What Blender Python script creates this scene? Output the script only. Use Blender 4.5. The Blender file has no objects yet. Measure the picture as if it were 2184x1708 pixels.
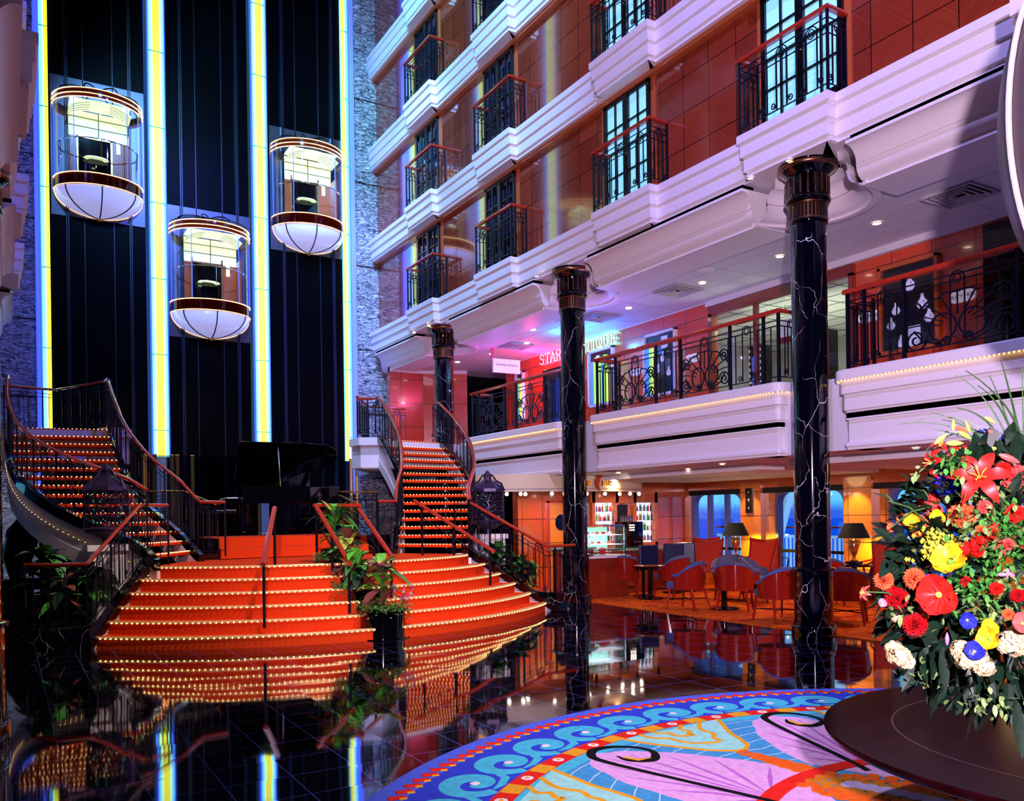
import bpy, bmesh, math, random
from mathutils import Vector, Matrix
random.seed(7)
PI=math.pi
sc=bpy.context.scene
C=sc.collection
sin,cos=math.sin,math.cos
# ---------------------------------------------------------------- camera
FPX=1800.; CX=1092.; CY=1097.; RHO=.014; YAW=math.atan(1080/1800.); H=1.6
cam=bpy.data.cameras.new('camera'); co=bpy.data.objects.new('camera',cam); C.objects.link(co)
cam.sensor_fit='HORIZONTAL'; cam.sensor_width=36; cam.lens=36*FPX/2184
cam.shift_y=(CY-854)/2184; cam.clip_start=.02; cam.clip_end=3000
co.matrix_world=Matrix.Translation((0,0,H))@Matrix.Rotation(-YAW,4,'Z')@Matrix.Rotation(PI/2,4,'X')@Matrix.Rotation(-RHO,4,'Z')
sc.camera=co
sc.view_settings.view_transform='Standard'; sc.view_settings.look='None'; sc.view_settings.gamma=1
sc.view_settings.use_curve_mapping=False; sc.view_settings.exposure=.22
FW=(sin(YAW),cos(YAW)); RT=(cos(YAW),-sin(YAW))
def at(px,py,D):
    "point seen at a pixel of the 2184x1708 photograph at depth D metres"
    dx=px-CX; dy=CY-py
    a=dx*cos(RHO)+dy*sin(RHO); b=-dx*sin(RHO)+dy*cos(RHO)
    return Vector(((a*RT[0]+FPX*FW[0])*D/FPX,(a*RT[1]+FPX*FW[1])*D/FPX,H+b*D/FPX))
def atz(px,py,Z):
    p=at(px,py,1.); t=(Z-H)/(p.z-H)
    return Vector((p.x*t,p.y*t,Z))
# ---------------------------------------------------------------- world: evening sky and haze over the sea
w=bpy.data.worlds.new('world'); sc.world=w; w.use_nodes=True
nt=w.node_tree; nt.nodes.clear()
wo=nt.nodes.new('ShaderNodeOutputWorld'); bg=nt.nodes.new('ShaderNodeBackground')
tc=nt.nodes.new('ShaderNodeTexCoord'); sx=nt.nodes.new('ShaderNodeSeparateXYZ'); cr=nt.nodes.new('ShaderNodeValToRGB')
mr=nt.nodes.new('ShaderNodeMapRange'); mr.inputs[1].default_value=-.008; mr.inputs[2].default_value=.024
nt.links.new(tc.outputs['Generated'],sx.inputs[0]); nt.links.new(sx.outputs[2],mr.inputs[0]); nt.links.new(mr.outputs[0],cr.inputs[0])
e=cr.color_ramp.elements; e[0].position=.22; e[0].color=(.03,.13,.75,1); e[1].position=.62; e[1].color=(.13,.62,.95,1)
x=cr.color_ramp.elements.new(.36); x.color=(.06,.28,.85,1)
nt.links.new(cr.outputs[0],bg.inputs[0]); bg.inputs[1].default_value=1.0; nt.links.new(bg.outputs[0],wo.inputs[0])
# ---------------------------------------------------------------- lights
def lamp(kind,name,loc,energy,col,size=.1,target=None,angle=60,blend=.5,spread=None):
    l=bpy.data.lights.new(name,kind); l.energy=energy; l.color=col
    if kind=='SPOT': l.spot_size=math.radians(angle); l.spot_blend=blend; l.shadow_soft_size=size
    elif kind=='AREA': l.shape='RECTANGLE'; l.size=size[0]; l.size_y=size[1]
    else: l.shadow_soft_size=size
    o=bpy.data.objects.new(name,l); C.objects.link(o); o.location=loc
    if target is not None:
        o.rotation_euler=(Vector(target)-Vector(loc)).to_track_quat('-Z','Y').to_euler()
    return o
BLUE=(.12,.16,1); PINK=(1,.72,.86); WARM=(1,.62,.3); CYAN=(.3,.75,1)
lamp('SPOT','photo_spot',(-.9,-1.6,2.6),3900,(1,.72,.97),.12,(9,8.6,4.2),74,.5)
lamp('SPOT','high_spot',(1.2,3.5,15.2),4500,(.40,.36,1),.08,(8.4,8,7),80,.8)
lamp('SPOT','high_spot',(2.5,9,15.4),8000,(.16,.50,1),.08,(8.6,19,9),75,.8)
lamp('SPOT','high_spot',(6.5,6,15.4),3500,(.10,.14,1),.08,(.6,20,5),50,.8)
lamp('SPOT','stair_spot',(4.3,4.5,12.8),4200,(1,.80,.62),.25,(4.3,12.6,0),44,.8)
lamp('SPOT','stair_spot',(3.8,7.5,12.8),900,(1,.75,.8),.25,(7.4,14.8,1.8),30,.8)
lamp('SPOT','rug_spot',(4.6,6.5,12.6),2100,(.95,.85,1),.25,(4.2,3.6,0),34,.8)
lamp('SPOT','stone_spot',(5.5,14,15.5),9000,(.24,.28,1),.1,(8.4,21,6),36,.9)
lamp('SPOT','stone_spot',(-1.3,18.0,2.3),260,(.7,.75,1),.05,(.2,21.1,1.2),60,.8)
lamp('SPOT','stair_spot',(4.2,6,10),900,(1,.82,.95),.1,(.7,13.6,1.7),20,.8)
lamp('SPOT','pipe_fill',(3.6,14.5,8),500,(1,.75,.5),.08,(3.6,20.7,2.2),40,.8)  # unseen spot, added to brighten the brass pipes behind the stage
lamp('SPOT','wash_spot',(3,2,15),3000,(.14,.08,1),.08,(8.6,6.6,8.6),30,.9)
lamp('SPOT','wash_spot',(3.5,13,16.5),3000,(.15,.75,1),.08,(8.4,19.5,11),46,.9)
lamp('SPOT','flower_spot',(-.6,-.4,3.0),40,(1,.93,.85),.06,(4.2,1.8,1.75),28,.7)
# ---------------------------------------------------------------- materials
MT={}
def nodes(name):
    m=bpy.data.materials.new(name); m.use_nodes=True; nt=m.node_tree
    return m,nt,nt.nodes['Principled BSDF']
def mat(name,col,rough=.5,metal=0,emit=None,es=0,spec=.5,trans=0,alpha=1,coat=0,bump=0,bscale=40,vary=0):
    if name in MT: return MT[name]
    m,nt,b=nodes(name); b.inputs['Base Color'].default_value=(*col,1); b.inputs['Roughness'].default_value=rough
    b.inputs['Metallic'].default_value=metal; b.inputs['Specular IOR Level'].default_value=spec
    b.inputs['Transmission Weight'].default_value=trans; b.inputs['Alpha'].default_value=alpha; b.inputs['Coat Weight'].default_value=coat
    if emit: b.inputs['Emission Color'].default_value=(*emit,1); b.inputs['Emission Strength'].default_value=es
    if bump or vary:
        g=nt.nodes.new('ShaderNodeNewGeometry'); n=nt.nodes.new('ShaderNodeTexNoise'); n.inputs['Scale'].default_value=bscale; n.inputs['Detail'].default_value=4
        nt.links.new(g.outputs['Position'],n.inputs['Vector'])
        if bump:
            bp=nt.nodes.new('ShaderNodeBump'); bp.inputs['Strength'].default_value=bump; bp.inputs['Distance'].default_value=.02
            nt.links.new(n.outputs['Fac'],bp.inputs['Height']); nt.links.new(bp.outputs[0],b.inputs['Normal'])
        if vary:
            r=nt.nodes.new('ShaderNodeValToRGB'); r.color_ramp.elements[0].position=.3; r.color_ramp.elements[1].position=.7
            r.color_ramp.elements[0].color=(*[c*(1-vary) for c in col],1); r.color_ramp.elements[1].color=(*[min(1,c*(1+vary)) for c in col],1)
            nt.links.new(n.outputs['Fac'],r.inputs[0]); nt.links.new(r.outputs[0],b.inputs['Base Color'])
    MT[name]=m; return m
def math_(nt,op,a,b=None,c=None):
    n=nt.nodes.new('ShaderNodeMath'); n.operation=op
    for i,v in enumerate((a,b,c)):
        if v is None: continue
        if isinstance(v,(int,float)): n.inputs[i].default_value=v
        else: nt.links.new(v,n.inputs[i])
    return n.outputs[0]
def mixc(nt,f,a,b):
    n=nt.nodes.new('ShaderNodeMix'); n.data_type='RGBA'
    for s,v in ((0,f),(6,a),(7,b)):
        if isinstance(v,tuple): n.inputs[s].default_value=(*v,1)
        elif isinstance(v,(int,float)): n.inputs[s].default_value=v
        else: nt.links.new(v,n.inputs[s])
    return n.outputs[2]
def veneer(name,c1,c2,ax='y',tile=.5,rough=.16,lined=True,tz=None,oz=0,oy=0):
    "diagonal-grain veneer squares separated by fine dark joints"
    tz=tz or tile
    m,nt,b=nodes(name); g=nt.nodes.new('ShaderNodeNewGeometry'); s=nt.nodes.new('ShaderNodeSeparateXYZ'); nt.links.new(g.outputs['Position'],s.inputs[0])
    u=s.outputs[1] if ax=='y' else s.outputs[0]; v=s.outputs[2]
    u=math_(nt,'ADD',u,50+oy); v=math_(nt,'ADD',v,50+oz)
    iu=math_(nt,'FLOOR',math_(nt,'DIVIDE',u,tile)); iv=math_(nt,'FLOOR',math_(nt,'DIVIDE',v,tz))
    par=math_(nt,'MODULO',math_(nt,'ADD',iu,iv),2)
    p=math_(nt,'ADD',u,v); q=math_(nt,'SUBTRACT',u,v)
    cv=nt.nodes.new('ShaderNodeCombineXYZ')
    A=math_(nt,'ADD',math_(nt,'MULTIPLY',p,math_(nt,'SUBTRACT',1,par)),math_(nt,'MULTIPLY',q,par))
    nt.links.new(math_(nt,'MULTIPLY',A,30),cv.inputs[0]); nt.links.new(math_(nt,'MULTIPLY',u,1.2),cv.inputs[1]); nt.links.new(math_(nt,'MULTIPLY',v,1.2),cv.inputs[2])
    n=nt.nodes.new('ShaderNodeTexNoise'); n.inputs['Scale'].default_value=1; n.inputs['Detail'].default_value=4; nt.links.new(cv.outputs[0],n.inputs['Vector'])
    wn=nt.nodes.new('ShaderNodeTexWhiteNoise'); wn.noise_dimensions='2D'; c2v=nt.nodes.new('ShaderNodeCombineXYZ'); nt.links.new(iu,c2v.inputs[0]); nt.links.new(iv,c2v.inputs[1]); nt.links.new(c2v.outputs[0],wn.inputs['Vector'])
    f=math_(nt,'ADD',math_(nt,'MULTIPLY',n.outputs['Fac'],.75),math_(nt,'MULTIPLY',wn.outputs['Value'],.35))
    col=mixc(nt,f,c1,c2)
    if lined:
        fu=math_(nt,'FRACT',math_(nt,'DIVIDE',u,tile)); fv=math_(nt,'FRACT',math_(nt,'DIVIDE',v,tz))
        du=math_(nt,'MULTIPLY',math_(nt,'MINIMUM',fu,math_(nt,'SUBTRACT',1,fu)),tile); dv=math_(nt,'MULTIPLY',math_(nt,'MINIMUM',fv,math_(nt,'SUBTRACT',1,fv)),tz)
        ln=math_(nt,'LESS_THAN',math_(nt,'MINIMUM',du,dv),.006)
        col=mixc(nt,ln,col,(.01,.003,.002))
    nt.links.new(col,b.inputs['Base Color']); b.inputs['Roughness'].default_value=rough; b.inputs['Coat Weight'].default_value=1; b.inputs['Coat Roughness'].default_value=.05; b.inputs['Specular IOR Level'].default_value=.8
    MT[name]=m; return m
def marble(name='black_marble'):
    m,nt,b=nodes(name); tc=nt.nodes.new('ShaderNodeNewGeometry')
    n=nt.nodes.new('ShaderNodeTexNoise'); n.inputs['Scale'].default_value=1.6; n.inputs['Detail'].default_value=5
    nt.links.new(tc.outputs['Position'],n.inputs['Vector'])
    ad=nt.nodes.new('ShaderNodeVectorMath'); ad.operation='MULTIPLY_ADD'; nt.links.new(n.outputs['Color'],ad.inputs[0]); ad.inputs[1].default_value=(.55,.55,.55); 
    mp=nt.nodes.new('ShaderNodeMapping'); mp.inputs['Scale'].default_value=(1.5,1.5,.75); mp.inputs['Rotation'].default_value=(.35,.3,0); nt.links.new(tc.outputs['Position'],mp.inputs['Vector']); nt.links.new(mp.outputs[0],ad.inputs[2])
    v=nt.nodes.new('ShaderNodeTexVoronoi'); v.feature='DISTANCE_TO_EDGE'; v.inputs['Scale'].default_value=2.3; nt.links.new(ad.outputs[0],v.inputs['Vector'])
    n2=nt.nodes.new('ShaderNodeTexNoise'); n2.inputs['Scale'].default_value=3; nt.links.new(tc.outputs['Position'],n2.inputs['Vector'])
    wd=math_(nt,'MULTIPLY',math_(nt,'SUBTRACT',n2.outputs['Fac'],.40),.030)
    f=math_(nt,'LESS_THAN',v.outputs['Distance'],wd)
    col=mixc(nt,f,(.0015,.0015,.006),(.65,.6,.62))
    nt.links.new(col,b.inputs['Base Color']); b.inputs['Roughness'].default_value=.07; b.inputs['Coat Weight'].default_value=.5; MT[name]=m; return m
def floor_mat():
    m,nt,b=nodes('polished_black_tiles'); g=nt.nodes.new('ShaderNodeNewGeometry'); s=nt.nodes.new('ShaderNodeSeparateXYZ'); nt.links.new(g.outputs['Position'],s.inputs[0])
    u=math_(nt,'ADD',s.outputs[0],50.1); v=math_(nt,'ADD',s.outputs[1],50)
    T=.4
    fu=math_(nt,'FRACT',math_(nt,'DIVIDE',u,T)); fv=math_(nt,'FRACT',math_(nt,'DIVIDE',v,T))
    d=math_(nt,'MINIMUM',math_(nt,'MINIMUM',fu,math_(nt,'SUBTRACT',1,fu)),math_(nt,'MINIMUM',fv,math_(nt,'SUBTRACT',1,fv)))
    ln=math_(nt,'LESS_THAN',d,.010)
    col=mixc(nt,ln,(.0012,.0012,.0025),(.10,.10,.42))
    nt.links.new(col,b.inputs['Base Color']); b.inputs['Roughness'].default_value=.035; b.inputs['IOR'].default_value=1.75; b.inputs['Coat Weight'].default_value=.35
    iu=math_(nt,'FLOOR',math_(nt,'DIVIDE',u,T)); iv=math_(nt,'FLOOR',math_(nt,'DIVIDE',v,T)); cv=nt.nodes.new('ShaderNodeCombineXYZ'); nt.links.new(iu,cv.inputs[0]); nt.links.new(iv,cv.inputs[1])
    wn=nt.nodes.new('ShaderNodeTexWhiteNoise'); wn.noise_dimensions='2D'; nt.links.new(cv.outputs[0],wn.inputs['Vector'])
    # each tile lies a hair out of level
    vm=nt.nodes.new('ShaderNodeVectorMath'); vm.operation='MULTIPLY_ADD'; nt.links.new(wn.outputs['Color'],vm.inputs[0]); vm.inputs[1].default_value=(.008,.008,0); vm.inputs[2].default_value=(-.004,-.004,1)
    nz=nt.nodes.new('ShaderNodeVectorMath'); nz.operation='NORMALIZE'; nt.links.new(vm.outputs[0],nz.inputs[0]); nt.links.new(nz.outputs[0],b.inputs['Normal'])
    MT['floor']=m; return m
def stone_mat():
    m,nt,b=nodes('chiselled_silver_stone'); g=nt.nodes.new('ShaderNodeNewGeometry')
    mp=nt.nodes.new('ShaderNodeMapping'); mp.inputs['Rotation'].default_value=(0,.6,0); mp.inputs['Scale'].default_value=(4.5,4.5,13); nt.links.new(g.outputs['Position'],mp.inputs['Vector'])
    n=nt.nodes.new('ShaderNodeTexNoise'); n.inputs['Scale'].default_value=1.5; n.inputs['Detail'].default_value=6; n.inputs['Distortion'].default_value=1.5; nt.links.new(mp.outputs[0],n.inputs['Vector'])
    bp=nt.nodes.new('ShaderNodeBump'); bp.inputs['Strength'].default_value=1; bp.inputs['Distance'].default_value=.12; nt.links.new(n.outputs['Fac'],bp.inputs['Height']); nt.links.new(bp.outputs[0],b.inputs['Normal'])
    r=nt.nodes.new('ShaderNodeValToRGB'); r.color_ramp.elements[0].position=.35; r.color_ramp.elements[1].position=.65; r.color_ramp.elements[0].color=(.05,.05,.09,1); r.color_ramp.elements[1].color=(.95,.95,1,1)
    nt.links.new(n.outputs['Fac'],r.inputs[0]); nt.links.new(r.outputs[0],b.inputs['Base Color']); b.inputs['Roughness'].default_value=.36; b.inputs['Metallic'].default_value=.25
    MT['stone']=m; return m
def carpet(name,a,bb,scale,pattern=None,thr=.55):
    m,nt,b=nodes(name); g=nt.nodes.new('ShaderNodeNewGeometry')
    n=nt.nodes.new('ShaderNodeTexNoise'); n.inputs['Scale'].default_value=260; nt.links.new(g.outputs['Position'],n.inputs['Vector'])
    v=nt.nodes.new('ShaderNodeTexNoise'); v.inputs['Scale'].default_value=scale; v.inputs['Distortion'].default_value=2.5; nt.links.new(g.outputs['Position'],v.inputs['Vector'])
    st=math_(nt,'MULTIPLY',math_(nt,'ABSOLUTE',math_(nt,'SUBTRACT',v.outputs['Fac'],.5)),pattern or 14)
    f=math_(nt,'MINIMUM',st,1)
    c=mixc(nt,f,bb,a); c=mixc(nt,math_(nt,'MULTIPLY',n.outputs['Fac'],.35),c,tuple(x*.4 for x in a))
    nt.links.new(c,b.inputs['Base Color']); b.inputs['Roughness'].default_value=.95; b.inputs['Specular IOR Level'].default_value=.1
    MT[name]=m; return m
veneer('veneer_up',(.13,.013,.007),(.38,.055,.02),'y',.52,.10,oz=.27)
veneer('veneer_shop',(.5,.028,.005),(.85,.09,.012),'y',.62,.2)
veneer('veneer_end',(.34,.02,.006),(.65,.05,.012),'x',.62,.22)
veneer('veneer_cafe',(.38,.03,.006),(.7,.11,.02),'x',.5,.25)
veneer('veneer_pier',(.5,.12,.015),(.8,.28,.03),'y',.7,.25,tz=.5)
veneer('counter_wood',(.14,.008,.003),(.3,.03,.01),'x',.5,.2,lined=False)
marble(); floor_mat(); stone_mat()
carpet('stair_carpet',(.92,.055,.008),(.75,.075,.008),45,10)
carpet('cafe_carpet',(.75,.15,.008),(.5,.03,.006),2.2,9)
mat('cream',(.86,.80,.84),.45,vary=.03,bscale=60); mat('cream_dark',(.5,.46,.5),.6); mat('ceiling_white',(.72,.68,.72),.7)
mat('black',(.002,.002,.003),.25); mat('black_gloss',(.0015,.0015,.003),.04,coat=.5); mat('gap_black',(0,0,0),.9,spec=0)
mat('iron',(.002,.002,.010),.38,spec=.35); mat('rail_wood',(.42,.03,.012),.13,coat=.6,vary=.2,bscale=25); mat('trim_wood',(.5,.11,.03),.2,coat=.4)
mat('brass',(.75,.36,.1),.2,.85); mat('bronze',(.36,.17,.09),.3,1); mat('chrome',(.75,.75,.8),.08,1); mat('steel_plate',(.16,.14,.17),.3,1)
mat('bulb',(1,.6,.2),.5,emit=(1,.55,.16),es=3.2); mat('bulb_hot',(1,.8,.4),.5,emit=(1,.62,.22),es=4.5); mat('downlight_glow',(1,.8,.6),.5,emit=(1,.78,.55),es=9)
mat('tube_yellow',(1,1,.1),.4,emit=(1,.93,.02),es=1.5); mat('tube_cyan',(.1,.8,1),.4,emit=(.22,.72,1),es=1.15); mat('tube_white',(.8,1,1),.4,emit=(.38,1,.95),es=1.15); mat('tube_blue',(.1,.2,1),.4,emit=(.03,.06,1),es=2)
mat('neon_red',(1,.1,.5),.4,emit=(1,.2,.5),es=4); mat('neon_cyan',(.2,1,1),.4,emit=(.15,1,.85),es=5)
mat('cab_glow',(1,1,.85),.4,emit=(.8,1,.5),es=.62); mat('dome_white',(.62,.64,.9),.25,emit=(.5,.5,.95),es=.5,coat=.4)  # the lift bowl's white has glow added to brighten it
mat('glow_pane',(.3,.7,.9),.2,emit=(.22,.62,.85),es=.8); mat('dark_pane',(.004,.006,.03),.05,spec=.8,coat=.5)  # nearer door panes glow to stand in for cyan reflections
def glass(name,tint,ior=1.03):
    m,nt,b=nodes(name); nt.nodes.remove(b); o=nt.nodes['Material Output']
    t=nt.nodes.new('ShaderNodeBsdfTransparent'); t.inputs[0].default_value=(*tint,1); g=nt.nodes.new('ShaderNodeBsdfGlossy'); g.inputs['Roughness'].default_value=.03
    lw=nt.nodes.new('ShaderNodeLayerWeight'); fo=math_(nt,'MULTIPLY_ADD',math_(nt,'POWER',lw.outputs['Facing'],4),.6,.035); x=nt.nodes.new('ShaderNodeMixShader')
    nt.links.new(fo,x.inputs[0]); nt.links.new(t.outputs[0],x.inputs[1]); nt.links.new(g.outputs[0],x.inputs[2]); nt.links.new(x.outputs[0],o.inputs[0]); MT[name]=m
glass('clear_glass',(.94,.97,1)); glass('amber_glass',(.5,.2,.08)); glass('tinted_glass',(.45,.5,.62))
# ---------------------------------------------------------------- mesh helpers
class MB:
    def __init__(s): s.v=[]; s.f=[]
    def add(s,v,f):
        n=len(s.v); s.v+=[tuple(p) for p in v]; s.f+=[tuple(i+n for i in q) for q in f]; return s
    def box(s,a,b):
        (x0,y0,z0),(x1,y1,z1)=a,b
        if x1<x0: x0,x1=x1,x0
        if y1<y0: y0,y1=y1,y0
        if z1<z0: z0,z1=z1,z0
        return s.add([(x0,y0,z0),(x1,y0,z0),(x1,y1,z0),(x0,y1,z0),(x0,y0,z1),(x1,y0,z1),(x1,y1,z1),(x0,y1,z1)],[(0,3,2,1),(4,5,6,7),(0,1,5,4),(1,2,6,5),(2,3,7,6),(3,0,4,7)])
    def cbox(s,c,d,rz=0,rx=0):
        M=Matrix.Translation(c)@Matrix.Rotation(rz,4,'Z')@Matrix.Rotation(rx,4,'X'); h=[q/2 for q in d]
        vs=[M@Vector((i*h[0],j*h[1],k*h[2])) for k in(-1,1) for i,j in((-1,-1),(1,-1),(1,1),(-1,1))]
        return s.add(vs,[(0,3,2,1),(4,5,6,7),(0,1,5,4),(1,2,6,5),(2,3,7,6),(3,0,4,7)])
    def tube(s,pts,r,n=6,closed=False,flat=1):
        P=[Vector(p) for p in pts]; m=len(P); rs=r if isinstance(r,(list,tuple)) else [r]*m
        up=Vector((0,0,1)); vs=[]; prev=None
        for i in range(m):
            a=P[i-1] if (i>0 or closed) else P[i]; b=P[(i+1)%m] if (i<m-1 or closed) else P[i]
            t=(b-a); t=t.normalized() if t.length>1e-9 else Vector((0,0,1))
            if prev is None:
                u=t.cross(up); u=u.normalized() if u.length>.05 else t.cross(Vector((1,0,0))).normalized()
            else:
                u=(prev-t*prev.dot(t)); u=u.normalized() if u.length>1e-6 else t.orthogonal().normalized()
            prev=u; w=u.cross(t)
            for k in range(n):
                an=2*PI*(k+.5)/n; vs.append(P[i]+u*(cos(an)*rs[i])+w*(sin(an)*rs[i]*flat))
        fs=[]
        for i in range(m if closed else m-1):
            j=(i+1)%m
            for k in range(n): fs.append((i*n+k,i*n+(k+1)%n,j*n+(k+1)%n,j*n+k))
        if not closed: fs.append(tuple(range(n))[::-1]); fs.append(tuple((m-1)*n+k for k in range(n)))
        return s.add(vs,fs)
    def lathe(s,prof,c=(0,0,0),n=32,a0=0,a1=2*PI,sx=1,sy=1):
        full=abs(a1-a0-2*PI)<1e-6; N=n if full else n+1; vs=[]
        for i in range(N):
            a=a0+(a1-a0)*i/n
            for r,z in prof: vs.append((c[0]+r*cos(a)*sx,c[1]+r*sin(a)*sy,c[2]+z))
        k=len(prof); fs=[]
        for i in range(n):
            j=(i+1)%N
            for q in range(k-1): fs.append((i*k+q,j*k+q,j*k+q+1,i*k+q+1))
        return s.add(vs,fs)
    def sphere(s,c,r,n=8,m=5,sc3=(1,1,1)):
        pr=[(max(1e-4,r*sin(PI*i/m)),-r*cos(PI*i/m)) for i in range(m+1)]
        vs=[];
        for i in range(n):
            a=2*PI*i/n
            for rr,z in pr: vs.append((c[0]+rr*cos(a)*sc3[0],c[1]+rr*sin(a)*sc3[1],c[2]+z*sc3[2]))
        k=m+1; fs=[(i*k+q,((i+1)%n)*k+q,((i+1)%n)*k+q+1,i*k+q+1) for i in range(n) for q in range(m)]
        return s.add(vs,fs)
    def bead(s,c,r):
        x,y,z=c; return s.add([(x+r,y,z),(x,y+r,z),(x-r,y,z),(x,y-r,z),(x,y,z+r),(x,y,z-r)],[(0,1,4),(1,2,4),(2,3,4),(3,0,4),(1,0,5),(2,1,5),(3,2,5),(0,3,5)])
    def prism(s,poly,z0,z1):
        n=len(poly); vs=[(p[0],p[1],z0) for p in poly]+[(p[0],p[1],z1) for p in poly]
        return s.add(vs,[tuple(range(n))[::-1],tuple(range(n,2*n))]+[(i,(i+1)%n,n+(i+1)%n,n+i) for i in range(n)])
    def sweep(s,path,prof,closed=False,caps=True):
        "profile (outward, z) swept along a plan path with mitred corners; outward is to the right of travel"
        m=len(path); P=[Vector((p[0],p[1])) for p in path]; vs=[]; k=len(prof)
        for i in range(m):
            a=P[i]-P[i-1] if (i>0 or closed) else P[1]-P[0]; b=P[(i+1)%m]-P[i] if (i<m-1 or closed) else P[-1]-P[-2]
            a=a.normalized(); b=b.normalized(); na=Vector((a.y,-a.x)); nb=Vector((b.y,-b.x)); q=na+nb
            q=q/(max(.2,q.length_squared/2)) if q.length>1e-6 else na
            for o,z in prof: vs.append((P[i].x+q.x*o,P[i].y+q.y*o,z+(path[i][2] if len(path[i])>2 else 0)))
        fs=[]
        for i in range(m if closed else m-1):
            j=(i+1)%m
            for t in range(k):
                u=(t+1)%k; fs.append((i*k+t,j*k+t,j*k+u,i*k+u))
        if caps and not closed: fs.append(tuple(range(k))[::-1]); fs.append(tuple((m-1)*k+t for t in range(k)))
        return s.add(vs,fs)
    def map(s,fn,start=0):
        s.v=s.v[:start]+[tuple(fn(Vector(p))) for p in s.v[start:]]; return s
    def build(s,name,m,parent=None,smooth=False,bevel=0):
        me=bpy.data.meshes.new(name); me.from_pydata(s.v,[],s.f); me.update()
        bm=bmesh.new(); bm.from_mesh(me); bmesh.ops.recalc_face_normals(bm,faces=bm.faces); bm.to_mesh(me); bm.free()
        me.materials.append(MT[m] if isinstance(m,str) else m)
        if smooth:
            for p in me.polygons: p.use_smooth=True
            try: me.set_sharp_from_angle(angle=math.radians(40))
            except Exception: pass
        o=bpy.data.objects.new(name,me); C.objects.link(o)
        if parent is not None: o.parent=parent
        if bevel:
            b=o.modifiers.new('bevel','BEVEL'); b.width=bevel; b.segments=2; b.limit_method='ANGLE'
        return o
def tag(o,label,cat,group=None,kind=None):
    if label: o['label']=label
    if cat: o['category']=cat
    if group: o['group']=group
    if kind: o['kind']=kind
    return o
def thing(name,label,cat,loc=(0,0,0),rz=0,group=None):
    o=bpy.data.objects.new(name,None); C.objects.link(o); o.location=loc; o.rotation_euler=(0,0,rz); o.empty_display_size=.1
    return tag(o,label,cat,group)
def struct(name,mb,m,parent=None,smooth=False,bevel=0):
    o=mb.build(name,m,parent,smooth,bevel)
    if parent is None: o['kind']='structure'
    return o
def copy_tree(o,parent=None):
    c=o.copy(); C.objects.link(c)
    if parent is not None: c.parent=parent
    for ch in [q for q in ALLCH.get(o.name,[])]: copy_tree(ch,c)
    return c
ALLCH={}
def index_children():
    ALLCH.clear()
    for o in bpy.data.objects:
        if o.parent: ALLCH.setdefault(o.parent.name,[]).append(o)
def text(name,body,m,size,loc,rot,parent=None,extrude=.01,font_shear=0,align='LEFT'):
    "letters turned into a plain mesh"
    cu=bpy.data.curves.new(name,'FONT'); cu.body=body; cu.size=size; cu.extrude=extrude; cu.align_x=align; cu.shear=font_shear
    t=bpy.data.objects.new(name,cu); C.objects.link(t); bpy.context.view_layer.update()
    me=bpy.data.meshes.new_from_object(t.evaluated_get(bpy.context.evaluated_depsgraph_get())); bpy.data.objects.remove(t)
    me.materials.clear(); me.materials.append(MT[m]); o=bpy.data.objects.new(name,me); C.objects.link(o)
    o.location=loc; o.rotation_euler=rot
    if parent is not None: o.parent=parent
    return o
def spiral(c,r0,r1,turns,a0,plane,n=None):
    "points of a flat spiral; plane maps (u,v) to a 3-D point"
    n=n or max(8,int(14*abs(turns))); out=[]
    for i in range(n+1):
        t=i/n; a=a0+2*PI*turns*t; r=r0+(r1-r0)*t; out.append(plane(c[0]+r*cos(a),c[1]+r*sin(a)))
    return out
AX=4.27
def mx(x,s): return x if s>0 else 2*AX-x
# ================================================================ SETTING
struct('floor',MB().box((-6,-6,-.2),(13.65,21.4,0)),'floor')
struct('ceiling',MB().box((-6,-6,17),(16.2,22,17.3)),'black')
struct('wall_back',MB().box((-4,21.3,0),(16.2,21.6,17)),'black_gloss')
struct('wall_front',MB().box((-6,-6.3,0),(16.2,-6,17)),'black')
struct('wall_left',MB().box((-6.3,-6,0),(-6,21.6,17)),'black')
# chiselled stone beside the light strips
for n,(x0,x1,z0,z1) in enumerate(((7.93,9.2,0,17),(-.6,.62,0,17))):
    mb=MB().box((x0,21.1,z0),(x1,21.3,z1)); struct('trim_%d'%(n+1),mb,'stone')
TR=[2]
def tn(): TR[0]+=1; return 'trim_%d'%TR[0]
mb=MB()
for z in (2.2,4.3,6.0,8.2,10.4,12.6):
    for x0,x1 in ((7.93,9.2),(-.6,.62)): mb.box((x0,21.08,z),(x1,21.11,z+.012))
struct(tn(),mb,'gap_black')
# ---- upper decks
BAYS=[(6.45,7.87),(9.6,11.05),(13.6,15.05),(17.0,18.44)]
FASC=[(0,0),(0,-.10),(-.03,-.115),(-.03,-.28),(-.06,-.295),(-.06,-.47),(-.09,-.485),(-.09,-.54),(-.9,-.54),(-.9,-.02)]
COVE=[(-.02,0),(-.02,-.03)]+[(-.05-.19*sin(a)**1.0*1,-.03-.20*(1-cos(a))) for a in [PI/2*i/6 for i in range(1,7)]]+[(-.22,-.25)]+[(-.22-.0+.10*(1-cos(a))-.04,-.25-.16*sin(a)) for a in [PI/2*i/6 for i in range(1,7)]]+[(-.08,-.43),(-.08,-.47),(-.7,-.47),(-.7,0)]
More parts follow.
